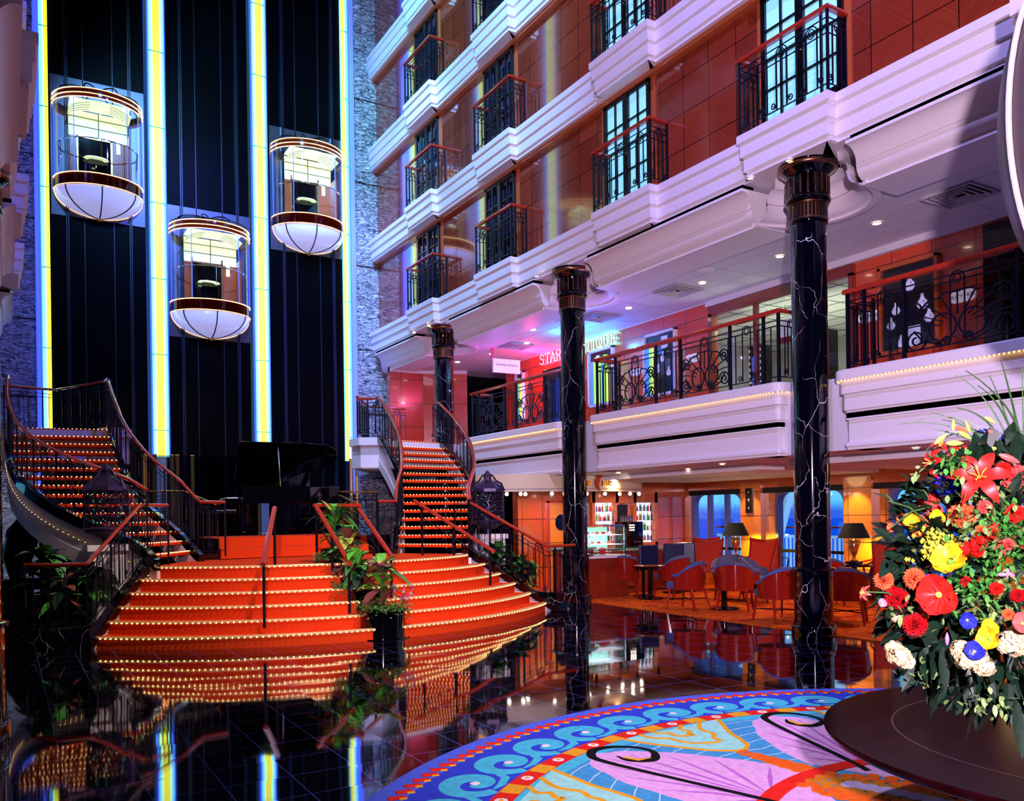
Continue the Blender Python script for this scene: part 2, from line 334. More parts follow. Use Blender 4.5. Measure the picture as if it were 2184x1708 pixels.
# convex-over-concave cove: upper part curves back, lower part bellies out
COVE=[(0,0),(0,-.035)]+[(-.02-.17*sin(PI/2*i/7),-.035-.19*(1-cos(PI/2*i/7))) for i in range(8)]+[(-.17,-.235)]+[(-.17-.02-.13*(1-cos(PI/2*i/7)),-.235-.17*sin(PI/2*i/7)) for i in range(8)]+[(-.29,-.42),(-.29,-.46),(-.95,-.46),(-.95,0)]
def decks(s):
    ord_=(lambda L: L) if s>0 else (lambda L: L[::-1])
    yn,yf=4.2 if s>0 else 6.0,21.1
    base=8.35
    for lv in range(5):
        zt=6.46+2.43*lv
        bays=BAYS
        path=[(mx(base,s),yf)]
        for y0,y1 in sorted(bays,reverse=True):
            path+=[(mx(base,s),y1),(mx(base-.15,s),y1),(mx(base-.15,s),y0),(mx(base,s),y0)]
        path+=[(mx(base,s),yn)]
        mb=MB().sweep(ord_(path),[(o,z+zt) for o,z in FASC]); struct(tn(),mb,'cream')
        # thin shadow joint under the crown
        # veneer wall with a wood rail at the top
        if lv<4:
            X0,X1=sorted((mx(8.6,s),mx(8.75,s)))
            struct('wall_right' if s>0 else 'wall_left',MB().box((X0,yn,zt-.05),(X1,yf+.2,zt+1.9)),'veneer_up')
            X0,X1=sorted((mx(8.5,s),mx(8.6,s)))
            struct(tn(),MB().box((X0,yn,zt+1.82),(X1,yf+.2,zt+1.9)),'trim_wood')
    # slab over deck 1 (ceiling) with round bites behind the columns, and the coves between them
    CYS=(7.15,12.3,17.45); yA=yn if s>0 else 6; RN_=.84
    poly=[(12.6,yA),(12.6,21.3),(8.66,21.3)]
    for cy in CYS[::-1]: poly+=[(8.66+RN_*sin(PI*k/20),cy+RN_*cos(PI*k/20)) for k in range(21)]
    poly+=[(8.66,yA)]; poly=[(mx(p[0],s),p[1]) for p in poly]
    struct('ceiling',MB().prism(poly,5.44,5.7),'ceiling_white')
    X0,X1=sorted((mx(8.5,s),mx(9.9,s)))
    pm=MB().box((X0,yA,5.93),(X1,21.1,5.98))
    for y0,y1 in BAYS:
        if y1>yA: pm.box((mx(8.31,s),y0+.06,5.925),(mx(8.52,s),y1-.06,5.97))
    struct('ceiling',pm,'cream')
    segs=[(20.9,18.25),(16.65,13.1),(11.5,7.95),(6.35,yA)]
    for (a,b) in segs:
        X0,X1=sorted((mx(8.42,s),mx(8.62,s)))
        struct(tn(),MB().box((X0,b+.03,5.855),(X1,a-.03,5.925)),'gap_black')
        mb=MB().sweep(ord_([(mx(8.37,s),a),(mx(8.37,s),b)]),[(o,z+5.86) for o,z in COVE]); struct(tn(),mb,'cream',smooth=True)
    for cy in CYS:
        R0=.47
        pr=[(R0,5.93)]+[(R0+.02+.13*sin(PI/2*i/7),5.80-.15*(1-cos(PI/2*i/7))) for i in range(8)]+[(R0+.12,5.62)]+[(R0+.14+.15*(1-cos(PI/2*i/7)),5.62-.17*sin(PI/2*i/7)) for i in range(8)]+[(R0+.31,5.44),(R0+.31,5.41),(R0+.40,5.41),(R0+.40,5.46)]
        mb=MB().lathe(pr,(mx(8.64,s),cy,0),36,-PI*.5 if s>0 else PI*.5,PI*.5 if s>0 else PI*1.5); struct(tn(),mb,'cream',smooth=True)
decks(1); decks(-1)
jm=MB()
for x in (9.75,10.4): jm.box((x,4.3,5.436),(x+.008,18.6,5.441))
for k in range(12): jm.box((9.6,4.9+1.2*k,5.436),(11.0,4.908+1.2*k,5.441))
struct(tn(),jm,'cream_dark')
# ---- deck 1 floor slab, balcony front segments
def end_path(x,ya,yb,ra=.1,ret=.5):
    "front edge of a balcony segment from the far end ya to the near end yb, ends turned back with a small radius"
    p=[(x+ret,ya),(x+ra,ya)]
    p+=[(x+ra-ra*sin(a),ya-ra+ra*cos(a)) for a in [PI/2*i/5 for i in range(1,6)]]
    p+=[(x+ra-ra*cos(a),yb+ra-ra*sin(a)) for a in [PI/2*i/5 for i in range(0,6)]]
    p+=[(x+ret,yb)]
    return p
D1=[(.03,0),(.05,-.02),(.05,-.125),(.0,-.135),(.0,-.29),(-.035,-.30),(-.035,-.49),(-.06,-.50),(-.06,-.52)]
D1b=[(-.06,-.585),(-.06,-.605),(-.09,-.61),(-.09,-.87),(-.07,-.88),(-.05,-.90),(-.05,-.93),(-.07,-.94),(-.07,-.97)]
SEG1=[(16.6,12.86),(11.9,7.72),(6.82,1.2)]
def deck1(s,segs):
    for ya,yb in segs:
        p=end_path(8.76,ya,yb); p=[(mx(q[0],s),q[1]) for q in p]
        if s<0: p=p[::-1]
        mb=MB(); ln=[(-.35,0)]; 
        mb.sweep(p,[(o,z+3.3) for o,z in D1]+[(-.4,2.78),(-.4,3.3)]); mb.sweep(p,[(o,z+3.3) for o,z in D1b]+[(-.4,2.33),(-.4,2.715)])
        struct(tn(),mb,'cream')
        mb=MB().sweep(p,[(-.072,2.782),(-.072,2.713),(-.4,2.713),(-.4,2.782)]); struct(tn(),mb,'gap_black')
        # rope of little bulbs under the lip
        q=[(a[0],a[1]) for a in p]; mb=MB(); L=0
        for i in range(len(q)-1):
            A=Vector(q[i]);B=Vector(q[i+1]); d=(B-A); l=d.length; d/=l; nn=Vector((d.y,-d.x))
            t=(-L)%.05
            while t<l:
                P=A+d*t+nn*.03; mb.bead((P.x,P.y,3.165),.013); t+=.05
            L+=l
        o=mb.build('rope_light','bulb'); 
        yield o,ya
rl=list(deck1(1,SEG1))
for (o,ya),lab in zip(rl,('orange bulb rope under the lip of the far right balcony, behind the curved stair','orange bulb rope along the middle balcony front between the two nearer marble columns','orange bulb rope along the right-hand balcony front above the flowers')):
    tag(o,lab,'rope light')
rl=list(deck1(-1,[(16.4,12.9)])); tag(rl[0][0],'bulb rope on the left balcony front at the picture edge','rope light')
struct('ceiling',MB().box((8.95,1.2,2.34),(16,17.2,3.25)),'ceiling_white')
struct('ceiling',MB().box((9.52,17.2,2.5),(16,21.3,3.25)),'ceiling_white')
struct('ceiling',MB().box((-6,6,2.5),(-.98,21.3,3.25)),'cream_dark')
# shop fronts on deck 1
struct('wall_right',MB().box((11.1,1.0,3.25),(11.3,8.3,5.6)).box((11.1,11.37,3.25),(11.3,18.7,5.6)).box((11.1,8.3,5.32),(11.3,11.37,5.6)),'veneer_shop')
struct(tn(),MB().box((11.02,1.0,5.34),(11.1,11.4,5.46)).box((11.07,11.4,5.425),(11.1,18.7,5.46)),'ceiling_white')
struct('wall_back',MB().prism([(8.6,20.4),(9.55,20.4),(10.6,19.9),(10.6,20.6),(8.6,20.6)],3.25,5.5),'veneer_end')
struct(tn(),MB().sweep([(8.6,20.4),(9.55,20.4),(10.6,19.9)],[(.02,5.36),(.05,5.46),(-.1,5.46),(-.1,5.36)]),'ceiling_white')
struct('wall_back',MB().box((10.6,20.6,3.25),(16,20.7,5.5)),'black')
struct('wall_right',MB().box((16,-6,3.25),(16.2,21.3,17)).box((12.4,4.2,5.7),(12.6,21.3,17)).box((13.65,-6,3.2),(16.2,21.3,3.26)).box((13.5,-6,0),(13.65,1,3.3)).box((13.5,14.6,0),(13.65,21.5,3.3)),'black')
# ---- marble columns
COLS=[]
def column(x,y,label,full=True):
    t=thing('marble_column',label,'column',(x,y,0),0,None)
    MB().lathe([(.001,0),(.27,0),(.27,.14),(.262,.16),(.25,.17),(.25,.2),(.001,.2)],n=48).build('base','black_marble',t,True)
    MB().lathe([(.235,.18),(.235,.84),(.262,.85),(.268,.865),(.262,.88),(.235,.885),(.216,.89),(.216,3.05),(.2135,3.052),(.2135,3.056),(.216,3.058),(.216,5.22)],n=56).build('shaft','black_marble',t,True)
    c=thing0('capital',t)
    MB().lathe([(.2,5.16),(.232,5.17),(.24,5.19),(.24,5.205),(.236,5.21)],n=48).build('collar','black_gloss',c,True)
    MB().lathe([(.236,5.205),(.243,5.21),(.243,5.225),(.226,5.23),(.226,5.4),(.243,5.405),(.25,5.42),(.24,5.43)],n=48).build('bronze_band','bronze',c,True)
    mb=MB()
    for k in range(32):
        a=2*PI*k/32; mb.cbox((.227*cos(a),.227*sin(a),5.315),(.012,.017,.16),a)
    mb.build('band_grooves','black_gloss',c)
    MB().lathe([(.23,5.43),(.262,5.435),(.275,5.455),(.275,5.475),(.262,5.495),(.25,5.5),(.25,5.76),(.258,5.775),(.28,5.80),(.31,5.83),(.33,5.845)],n=56).build('drum','black_gloss',c,True)
    mb=MB()
    for k in range(18):
        a=2*PI*k/18; mb.tube([(.252*cos(a),.252*sin(a),5.52),(.252*cos(a),.252*sin(a),5.745)],.013,6)
    mb.build('flutes','bronze',c,True)
    MB().lathe([(.325,5.842),(.35,5.85),(.362,5.865),(.362,5.885),(.35,5.9)],n=56).build('rim','bronze',c,True)
    MB().lathe([(.352,5.9),(.356,5.905),(.356,5.93),(.3,5.935),(.001,5.935)],n=56).build('abacus','black_gloss',c,True)
    return t
def thing0(name,parent):
    o=bpy.data.objects.new(name,None); C.objects.link(o); o.parent=parent; o.empty_display_size=.1; return o
column(8.69,7.15,'nearest and thickest black marble column, right of the picture centre in front of the cafe')
column(8.69,12.3,'black marble column beside the foot of the right stair railing, in front of the cafe sign')
column(8.69,17.45,'farthest black marble column, rising behind the right curved stair')
column(mx(8.79,-1),7.15,'black marble column at the far left edge, upper of the two capitals just in view')
column(mx(8.79,-1),12.3,'black marble column at the far left edge, lower of the two capitals just in view')
# ---- french doors on the upper decks
DN=[0]
def french(y0,y1,z0,lit):
    DN[0]+=1; n=DN[0]; x=8.6
    root=bpy.data.objects.new('door_%d'%n,None); C.objects.link(root); root['kind']='structure'; root.location=(x,(y0+y1)/2,z0)
    w=y1-y0; h=1.83; mb=MB(); fr=.07
    mb.box((-.06,-w/2,0),(.02,-w/2+fr,h)).box((-.06,w/2-fr,0),(.02,w/2,h)).box((-.06,-w/2,h-fr),(.02,w/2,h)).box((-.06,-w/2,0),(.02,w/2,.2)).box((-.07,-.06,0),(.02,.06,h))
    mb.build('frame','black',root,bevel=.004)
    g=MB(); lw=(w-.12)/2-fr
    for sgn in (-1,1):
        ya=sgn*(.06)+ (0 if sgn>0 else -lw); 
        for k in range(1,4): g.box((-.05,ya,.2+k*(h-.27)/4-.014),(.0,ya+lw,.2+k*(h-.27)/4+.014))
        g.box((-.05,ya+lw/2-.014,.2),(.0,ya+lw/2+.014,h-fr))
        MB().box((-.02,ya,.2),(-.012,ya+lw,h-fr)).build('pane','glow_pane' if lit else 'dark_pane',root)
    g.build('glazing_bars','black',root)
    mb=MB().box((-.02,-w/2-.09,0),(.02,-w/2,h+.03)).box((-.02,w/2,0),(.02,w/2+.09,h+.03)); mb.build('architrave','trim_wood',root)
    for sgn in(-1,1): MB().tube([(-.07,sgn*.04,.85),(-.11,sgn*.04,.85),(-.11,sgn*.12,.85)],.008,6).build('handle','brass',root)
DY=[(6.5,7.75),(9.98,11.13),(13.98,15.15),(17.3,18.5)]
for lv in range(3):
    for i,(a,b) in enumerate(DY):
        if lv==2 and i==0: continue
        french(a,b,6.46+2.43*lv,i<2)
# doors on the far left side (only glimpses)
# ---- wrought iron
def motif_arch(mb,pl,u,v0,v1,w,r=.009):
    "tall narrow arch with a round knot in its head"
    h=v1-v0
    pts=[pl(u-w/2,v0)]+[pl(u-w/2*cos(a),v1-w/2+w/2*sin(a)) for a in [PI*i/8 for i in range(9)]]+[pl(u+w/2,v0)]
    mb.tube(pts,r,4)
    mb.tube([pl(u+w*.27*cos(2*PI*i/10),v1-w*.5+w*.34*sin(2*PI*i/10)) for i in range(10)],r*.8,4,True)
    for sgn in(-1,1): mb.tube(spiral((u+sgn*(w/2+.045),v0+.05),.045,.012,1.4,PI if sgn>0 else 0,pl),r*.9,4)
def motif_fan(mb,pl,u,v0,v1,w,r=.0115):
    "scallop fan of ribs over two rings, volutes in the four corners"
    h=v1-v0; c=(u,v0+h*.06)
    for k in range(9):
        a=PI*(.12+.76*k/8); R=h*.66 if k!=4 else h*.7
        p0=(u+h*.30*cos(a),v0+h*.26+h*.20*sin(a)); p1=(u+R*.78*cos(a)*w/h*1.05,v0+h*.16+R*sin(a))
        q=((p0[0]+p1[0])/2+.03*cos(a),(p0[1]+p1[1])/2+.02)
        mb.tube([pl(*p0),pl(*q),pl(*p1)],r*.8,4)
    out=[]
    for k in range(33):
        t=k/32; a=PI*(.08+.84*t); sc_=1+.045*abs(sin(PI*8*t)); out.append(pl(u+h*.52*sc_*cos(a)*w/h*1.05,v0+h*.16+h*.66*sc_*sin(a)))
    mb.tube(out,r,4)
    for sgn in(-1,1):
        mb.tube([pl(u+sgn*w*.14+w*.13*cos(2*PI*i/14),v0+h*.3+h*.22*sin(2*PI*i/14)) for i in range(14)],r,4,True)
        mb.tube([pl(u+sgn*w*.42,v0+h*.32),pl(u+sgn*w*.33,v0+h*.12),pl(u+sgn*w*.14,v0+h*.02)],r,4)
        mb.tube(spiral((u+sgn*w*.40,v0+h*.17),w*.11,w*.02,1.8,0 if sgn<0 else PI,pl),r,4)
        mb.tube(spiral((u+sgn*w*.40,v0+h*.66),w*.10,w*.02,1.8,0 if sgn<0 else PI,pl),r,4)
        mb.tube(spiral((u+sgn*w*.10,v0+h*.06),w*.05,w*.01,1.3,0,pl),r*.8,4)
def twist(mb,pl,u,v0,v1,r=.010):
    n=int((v1-v0)/.022)
    for i in range(n):
        p=pl(u,v0+(i+.5)*(v1-v0)/n); mb.bead(p,r*.9)
# ---- Juliet balconies of the upper decks
LVN=('lowest','middle','top')
def bay_rail(y0,y1,zt,label):
    t=thing('balcony_railing',label,'railing',(8.25,(y0+y1)/2,zt),0,None)
    w=(y1-y0)-.06; hw=w/2; d=.33; zb=.10; zr=.96
    def F(u,v): return (0,u,v)
    for y in(-hw,hw):
        for q in (0,d): MB().box((q-.014,y-.014,0),(q+.014,y+.014,zr)).build('post','iron',t)
    b=MB()
    for z in (zb,zr-.17,zr-.09,zr-.27):
        b.box((-.006,-hw,z-.006),(.006,hw,z+.006))
        for y in(-hw,hw): b.box((0,y-.006,z-.006),(d,y+.006,z+.006))
    b.build('rails','iron',t)
    m=MB(); n=9
    for k in range(1,n):
        y=-hw+w*k/n; m.tube([(0,y,zb),(0,y,zr-.17)],.0085,4)
    for y in(-hw,hw):
        for k in (1,2,3): m.tube([(d*k/4,y,zb),(d*k/4,y,zr-.17)],.0085,4)
    for u in (-w*.33,0,w*.33): motif_arch(m,F,u,zb+.02,zr-.1,.17)
    for y in(-hw,hw): motif_arch(m,lambda u,v,y=y:(u,y,v),d*.5,zb+.02,zr-.1,.15)
    m.build('scrollwork','iron',t)
    tw=MB()
    for k in (1,2,4,5,7,8): twist(tw,F,-hw+w*k/n,.36,.58)
    tw.build('twisted_collars','brass',t)
    MB().sweep([(d,hw),(0,hw),(0,-hw),(d,-hw)],[(.035,zr),(.04,zr+.025),(.03,zr+.05),(-.03,zr+.05),(-.04,zr+.025),(-.035,zr)]).build('handrail','rail_wood',t,bevel=.004)
WHERE=('over the nearest marble column','second from the near end','third from the near end','farthest along the right wall')
for lv in range(3):
    for i,(a,b) in enumerate(BAYS):
        if lv==2 and i==0: continue
        bay_rail(a,b,6.46+2.43*lv,'black wrought-iron balcony railing, %s tier of doors, %s'%(LVN[lv],WHERE[i]))
# ---- deck 1 gallery railings
def gallery(x,ya,yb,panels,label,z=3.25,side_ret=True):
    "x plan line, from far ya to near yb; panels = list of (kind, width)"
    t=thing('gallery_railing',label,'railing',(x,(ya+yb)/2,z)); oy=(ya+yb)/2
    zr=.98; zb=.14
    def F(u,v): return (0,u,v)
    tot=sum(p[1] for p in panels); y=ya-oy; k=(ya-yb)/tot
    ps=MB(); m=MB(); rl=MB(); tw=MB()
    ys=[y]
    for kind,wd in panels:
        wd*=k; y1=y-wd
        c=(y+y1)/2
        if kind=='fan':
            motif_fan(m,F,c,zb,zr-.16,wd*.96); motif_arch(m,F,c,zb+.02,zr-.06,.16)
            m.tube([(0,y-.04,zb),(0,y-.04,zr-.16)],.0085,4); m.tube([(0,y1+.04,zb),(0,y1+.04,zr-.16)],.0085,4)
        elif kind=='arch':
            motif_arch(m,F,c,zb+.02,zr-.06,.15)
            for q in (-.33,.33):
                m.tube([(0,c+q*wd,zb),(0,c+q*wd,zr-.16)],.0085,4)
            for q in(-.075,.075): twist(tw,F,c+q,zb+.22,zb+.42)
        else:
            nb=max(2,int(wd/.11))
            for q in range(1,nb): m.tube([(0,y-wd*q/nb,zb),(0,y-wd*q/nb,zr-.16)],.0085,4)
            for q in range(1,nb,2): twist(tw,F,y-wd*q/nb,zb+.22,zb+.42)
        y=y1; ys.append(y)
    for q in ys: MB().box((-.018,q-.018,0),(.018,q+.018,zr)).build('post','iron',t)
    for v in (zb,zr-.09,zr-.16): rl.box((-.007,yb-oy,v-.007),(.007,ya-oy,v+.007))
    R=[(.5,ya-oy),(0,ya-oy),(0,yb-oy),(.5,yb-oy)]
    for yy in (ya-oy,yb-oy):
        for v in (zb,zr-.09,zr-.16): rl.box((0,yy-.007,v-.007),(.5,yy+.007,v+.007))
        for q in (.12,.25,.38): m.tube([(q,yy,zb),(q,yy,zr-.16)],.0085,4)
        motif_arch(m,lambda u,v,yy=yy:(u,yy,v),.25,zb+.02,zr-.06,.14)
        MB().box((.48,yy-.015,0),(.51,yy+.015,zr)).build('post','iron',t)
    rl.build('rails','iron',t); m.build('scrollwork','iron',t)
    if tw.v: tw.build('twisted_collars','brass',t)
    MB().sweep(R,[(.045,zr),(.052,zr+.03),(.04,zr+.06),(-.04,zr+.06),(-.052,zr+.03),(-.045,zr)]).build('handrail','rail_wood',t,bevel=.006)
    return t
gallery(8.86,11.82,7.8,[('arch',.5),('fan',1.0),('arch',.55),('fan',1.0),('arch',.6),('bars',.25)],'long wrought-iron gallery railing with fan panels between the two nearer marble columns')
gallery(8.86,16.4,12.95,[('bars',.3),('fan',1.0),('arch',.45),('fan',1.0),('arch',.5)],'wrought-iron gallery railing between the middle and farthest marble columns')
gallery(8.86,6.72,1.3,[('bars',.2),('arch',.45),('fan',1.1),('arch',.45),('fan',1.0),('arch',.5),('fan',1.0)],'wrought-iron gallery railing at right above the flower arrangement')
# ---- shop things on deck 1
def showcase(y0,y1,z0,z1,label,items,frame='trim_wood'):
    t=thing('display_window',label,'display case',(11.1,(y0+y1)/2,z0)); w=(y1-y0)/2; h=z1-z0
    mb=MB().box((-.08,-w,0),(-.0,-w+.05,h)).box((-.08,w-.05,0),(0,w,h)).box((-.08,-w,h-.05),(0,w,h)).box((-.08,-w,0),(0,w,.05)); mb.build('frame',frame,t,bevel=.004)
    MB().box((-.02,-w+.05,.05),(-.004,w-.05,h-.05)).build('backing','black',t)
    MB().box((-.07,-w+.05,.05),(-.066,w-.05,h-.05)).build('pane','clear_glass',t)
    return t
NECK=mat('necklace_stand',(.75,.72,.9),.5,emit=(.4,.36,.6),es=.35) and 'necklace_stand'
def bust(p,s=1,rz=0,lab=''):
    t=thing('necklace_bust',lab,'jewellery display',p,rz,'jewellery busts in the shop windows')
    pr=[(.001,0),(.05*s,.01*s),(.085*s,.06*s),(.075*s,.11*s),(.035*s,.15*s),(.022*s,.2*s),(.026*s,.22*s),(.001,.225*s)]
    MB().lathe([(r,z) for r,z in pr],n=16,sx=.4).build('bust',NECK,t,True)
    MB().tube([(-.036*s*abs(cos(a))-.002,.05*s*cos(a),.12*s+.05*s*sin(a)-.0) for a in [PI+PI*i/10 for i in range(11)]],.004,5).build('necklace','black',t)
showcase(6.92,7.85,3.85,5.13,'wood-framed jewellery display window on the red wall at right, between the tax free and duty free signs',0)
showcase(12.23,13.18,3.89,5.15,'pale-framed display window with a square jewellery card on the wall left of the big shop window',0,'cream')
showcase(14.17,15.06,3.92,5.15,'narrow bluish display window under the blue neon letters',0,'cream')
showcase(17.77,18.15,3.9,5.17,'narrow display window left of the red neon letters, reflecting bright stripes',0,'cream')
i=0
for (y,z,s,lab) in ((7.36,4.70,1,'white necklace bust at the top of the right display window'),(7.17,4.40,1,'white necklace bust on the right side of the right display window'),(7.58,4.40,.8,'small white necklace bust left of centre in the right display window'),(7.07,4.2,.9,'white necklace bust low at the right of the right display window'),(7.66,4.2,.8,'white necklace bust low at the left of the right display window'),(7.5,3.92,.8,'white necklace bust at the bottom of the right display window'),(12.62,4.55,.9,'white necklace bust in the pale-framed window beside the neon sign'),(12.75,4.35,.8,'lower white necklace bust in the pale-framed window beside the neon sign'),(12.45,4.25,.8,'lowest white necklace bust in the pale-framed window beside the neon sign')):
    bust((11.06,y,z),s,0,lab)
card=MB().box((0,-.09,-.12),(.01,.09,.12)); o=card.build('jewellery_card',NECK); o.location=(11.04,12.55,4.92); tag(o,'square white jewellery card at the top of the pale-framed display window','display card')
card=MB().box((0,-.13,-.14),(.02,.13,.14)); o=card.build('open_box',NECK); o.location=(11.04,7.33,4.05); tag(o,'square white jewellery box at the bottom of the right display window','jewellery box')
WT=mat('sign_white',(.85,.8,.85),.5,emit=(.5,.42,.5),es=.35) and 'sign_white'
def plaque(y,z,w,h,body,lab,size,x=11.08):
    t=thing('shop_sign',lab,'sign',(x,y,z)); 
    poly=[(w/2-h/2+h/2*cos(a),h/2*sin(a)) for a in [-PI/2+PI*i/10 for i in range(11)]]+[(-w/2+h/2+h/2*cos(a),h/2*sin(a)) for a in [PI/2+PI*i/10 for i in range(11)]]
    mb=MB(); mb.prism(poly,-.008,.008); mb.v=[(-q[2],-q[0],q[1]) for q in mb.v]; mb.build('board',WT,t)
    text('lettering',body,'black',size,(-.012,0,-size*.34),(PI/2,0,-PI/2),t,.001,align='CENTER')
plaque(8.04,4.475,.36,.16,'TAX FREE','white rounded TAX FREE sign on the red wall left of the right display window',.075)
plaque(6.6,4.455,.36,.16,'DUTY FREE','white rounded DUTY FREE sign on the red wall right of the right display window',.075)
plaque(11.82,4.48,.36,.16,'DUTY FREE','white rounded sign on the wall just left of the big shop window',.075)
plaque(13.45,4.48,.36,.16,'TAX FREE','white rounded sign on the wall below the blue neon letters',.075)
plaque(16.0,4.45,.36,.16,'TAX FREE','small white rounded sign behind the far gallery railing below the red neon letters',.075)
# neon lettering
GLY={'S':[[(.5,.82),(.42,.95),(.28,1),(.12,.94),(.06,.8),(.12,.62),(.4,.45),(.5,.3),(.46,.1),(.3,0),(.14,.03),(.04,.18)]],'T':[[(0,.86),(.02,1),(.58,1),(.6,.86)],[(.3,1),(.3,0)],[(.2,0),(.4,0)]],'A':[[(.06,0),(.3,1),(.56,0)],[(.16,.36),(.46,.36)],[(0,0),(.13,0)],[(.48,0),(.64,0)]],
'R':[[(.1,0),(.1,1),(.38,1),(.52,.88),(.5,.64),(.36,.52),(.1,.52)],[(.32,.52),(.5,.1),(.62,0)],[(0,0),(.2,0)]],'B':[[(.1,0),(.1,1),(.36,1),(.48,.86),(.44,.62),(.34,.54),(.1,.54)],[(.34,.54),(.52,.42),(.52,.14),(.4,0),(.0,0)]],'O':[[(.3+.28*cos(2*PI*k/16),.5+.5*sin(2*PI*k/16)) for k in range(17)]],
'U':[[(.0,1),(.2,1)],[(.4,1),(.6,1)],[(.1,1),(.1,.25),(.18,.06),(.3,0),(.42,.06),(.5,.25),(.5,1)]],'I':[[(.1,1),(.3,1)],[(.2,1),(.2,0)],[(.1,0),(.3,0)]],'Q':[[(.3+.28*cos(2*PI*k/16),.5+.5*sin(2*PI*k/16)) for k in range(17)],[(.26,.06),(.4,-.02),(.5,-.16),(.62,-.14)]],'E':[[(.52,.85),(.5,1),(.1,1),(.1,0),(.52,0),(.56,.16)],[(.1,.52),(.38,.52)],[(.38,.6),(.38,.44)]]}
WD={'I':.45,'T':.66,'E':.68}
def neon(body,y0,y1,z,h,m,lab):
    t=thing('neon_sign',lab,'neon sign',(11.08,(y0+y1)/2,z)); tot=sum(WD.get(c,.72) for c in body); k=(y0-y1)/tot; u=0
    for c in body:
        mb=MB()
        for st in GLY[c]:
            pts=[(-.05,(y0-y1)/2-(u+p[0])*k,p[1]*h) for p in st]; mb.tube(pts,.0105,5)
            mb.tube([(.01,p[1]-.02,p[2]) for p in pts],.003,4)
        mb.build('letter_'+c.lower(),m,t); u+=WD.get(c,.72)
def yx(px,X=11.05): 
    p=at(px,740,1.); return p.y*X/p.x
neon('STAR',yx(1152),yx(1200),5.17,.23,'neon_red','pink-red neon letters on the red wall left of the middle marble column')
neon('BOUTIQUE',yx(1209),yx(1318),5.17,.24,'neon_cyan','glowing cyan neon letters partly hidden behind the middle marble column')
lamp('POINT','neon_light',(10.3,13.9,5.0),44,(.01,.14,1),.015)
lamp('POINT','purple_fill',(9.6,16.6,4.6),16,(.6,.12,1),.01); lamp('POINT','purple_fill',(9.4,12.2,4.7),14,(.45,.2,1),.01)  # two unseen purple lamps added to tint the gallery ceiling
lamp('POINT','neon_light',(10.2,14.6,5.25),30,(.02,.45,1),.015)
lamp('POINT','neon_light',(10.6,16.7,5.1),40,(1,.03,.2),.015)
# hanging shop sign
t=thing('hanging_sign','small white hanging shop sign with fine lettering, left of the red neon letters','sign',at(1080,781,19.6))
MB().box((-.36,-.03,-.16),(.36,.03,.16)).build('board',WT,t,bevel=.01)
text('lettering','Colombian Emeralds','black',.072,(0,-.035,.0),(PI/2,0,0),t,.001,align='CENTER'); MB().box((-.4,-.02,.16),(-.33,.02,.73)).build('bracket',mat('sign_pink',(.7,.1,.25),.5) and 'sign_pink',t)
# big glazed shop front
struct('window_1',MB().box((11.06,8.3,5.16),(11.14,11.37,5.34)).box((11.06,8.3,3.3),(11.14,8.38,5.2)).box((11.06,11.28,3.3),(11.14,11.37,5.2)).box((11.06,10.22,3.3),(11.14,10.29,5.17)).box((11.06,9.2,3.3),(11.14,9.25,5.17)),'counter_wood')
MB().box((11.085,8.38,3.3),(11.09,11.28,5.16)).build('pane','clear_glass',bpy.data.objects['window_1'])
struct('ceiling',MB().box((11.3,7.5,5.3),(15.5,13.8,5.38)),'ceiling_white')
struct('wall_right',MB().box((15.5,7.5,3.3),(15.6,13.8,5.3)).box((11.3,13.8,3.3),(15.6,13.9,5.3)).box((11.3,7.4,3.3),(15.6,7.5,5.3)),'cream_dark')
m=MB()
for k in range(9): m.box((11.3+k*.5,7.5,5.294),(11.31+k*.5,13.8,5.3)).box((11.3,7.6+k*.75,5.294),(15.5,7.61+k*.75,5.3))
struct(tn(),m,'gap_black')
lamp('AREA','shop_lamp',(13.2,10.8,5.25),45,(.85,1,.62),(1.6,1.6),(13.2,10.8,3))
lamp('AREA','shop_lamp',(12.4,10.2,3.5),40,(.85,1,.62),(1.0,1.0),(12.6,10.2,5.2))
text('shop_lettering','Colombian Emeralds','black',.085,(11.07,10.02,4.93),(PI/2,0,-PI/2),None,.001)
tag(bpy.data.objects['shop_lettering'],'thin black jeweller lettering across the big shop window','lettering')
RR=random.Random(3)
for k,(y,lab) in enumerate(((11.0,'tall chequered shelf tower at the left inside the big shop window'),(10.0,'tall chequered shelf tower in the middle inside the big shop window'),(9.55,'tall chequered shelf tower at the right inside the big shop window'))):
    t=thing('shelf_tower',lab,'shelf',(12.0,y,3.3)); MB().box((-.14,-.14,0),(.14,.14,1.35)).build('body','black',t)
    a=MB()
    for q in range(11):
        for sg in(-1,1): a.box((-.145,sg*.11-.028,.08+q*.115),(-.14,sg*.11+.028,.135+q*.115))
    a.build('white_squares',WT,t); b=MB()
    for q in range(3): b.box((-.145,-.07,.15+q*.36),(-.14,.07,.42+q*.36))
    b.build('blue_panels',mat('shop_blue',(.05,.12,.6),.4,emit=(.04,.12,.7),es=.5) and 'shop_blue',t)
t=thing('round_shop_counter','round copper-coloured counter glowing inside the big shop window','counter',(11.9,11.1,3.3)); MB().lathe([(.001,0),(.3,0),(.33,.22),(.36,.3),(.36,.34),(.001,.34)],n=28).build('body','trim_wood',t,True); MB().lathe([(.30,.345),(.34,.35),(.001,.355)],n=28).build('top',WT,t)
t=thing('price_tag','white and red hanging tag inside the big shop window above the railing end','tag',(11.2,9.72,4.5)); MB().box((0,-.12,0),(.01,.12,.3)).build('card',WT,t); MB().box((-.004,-.12,-.1),(.008,.12,0)).build('red_edge',mat('tag_red',(.6,.02,.02),.5) and 'tag_red',t)
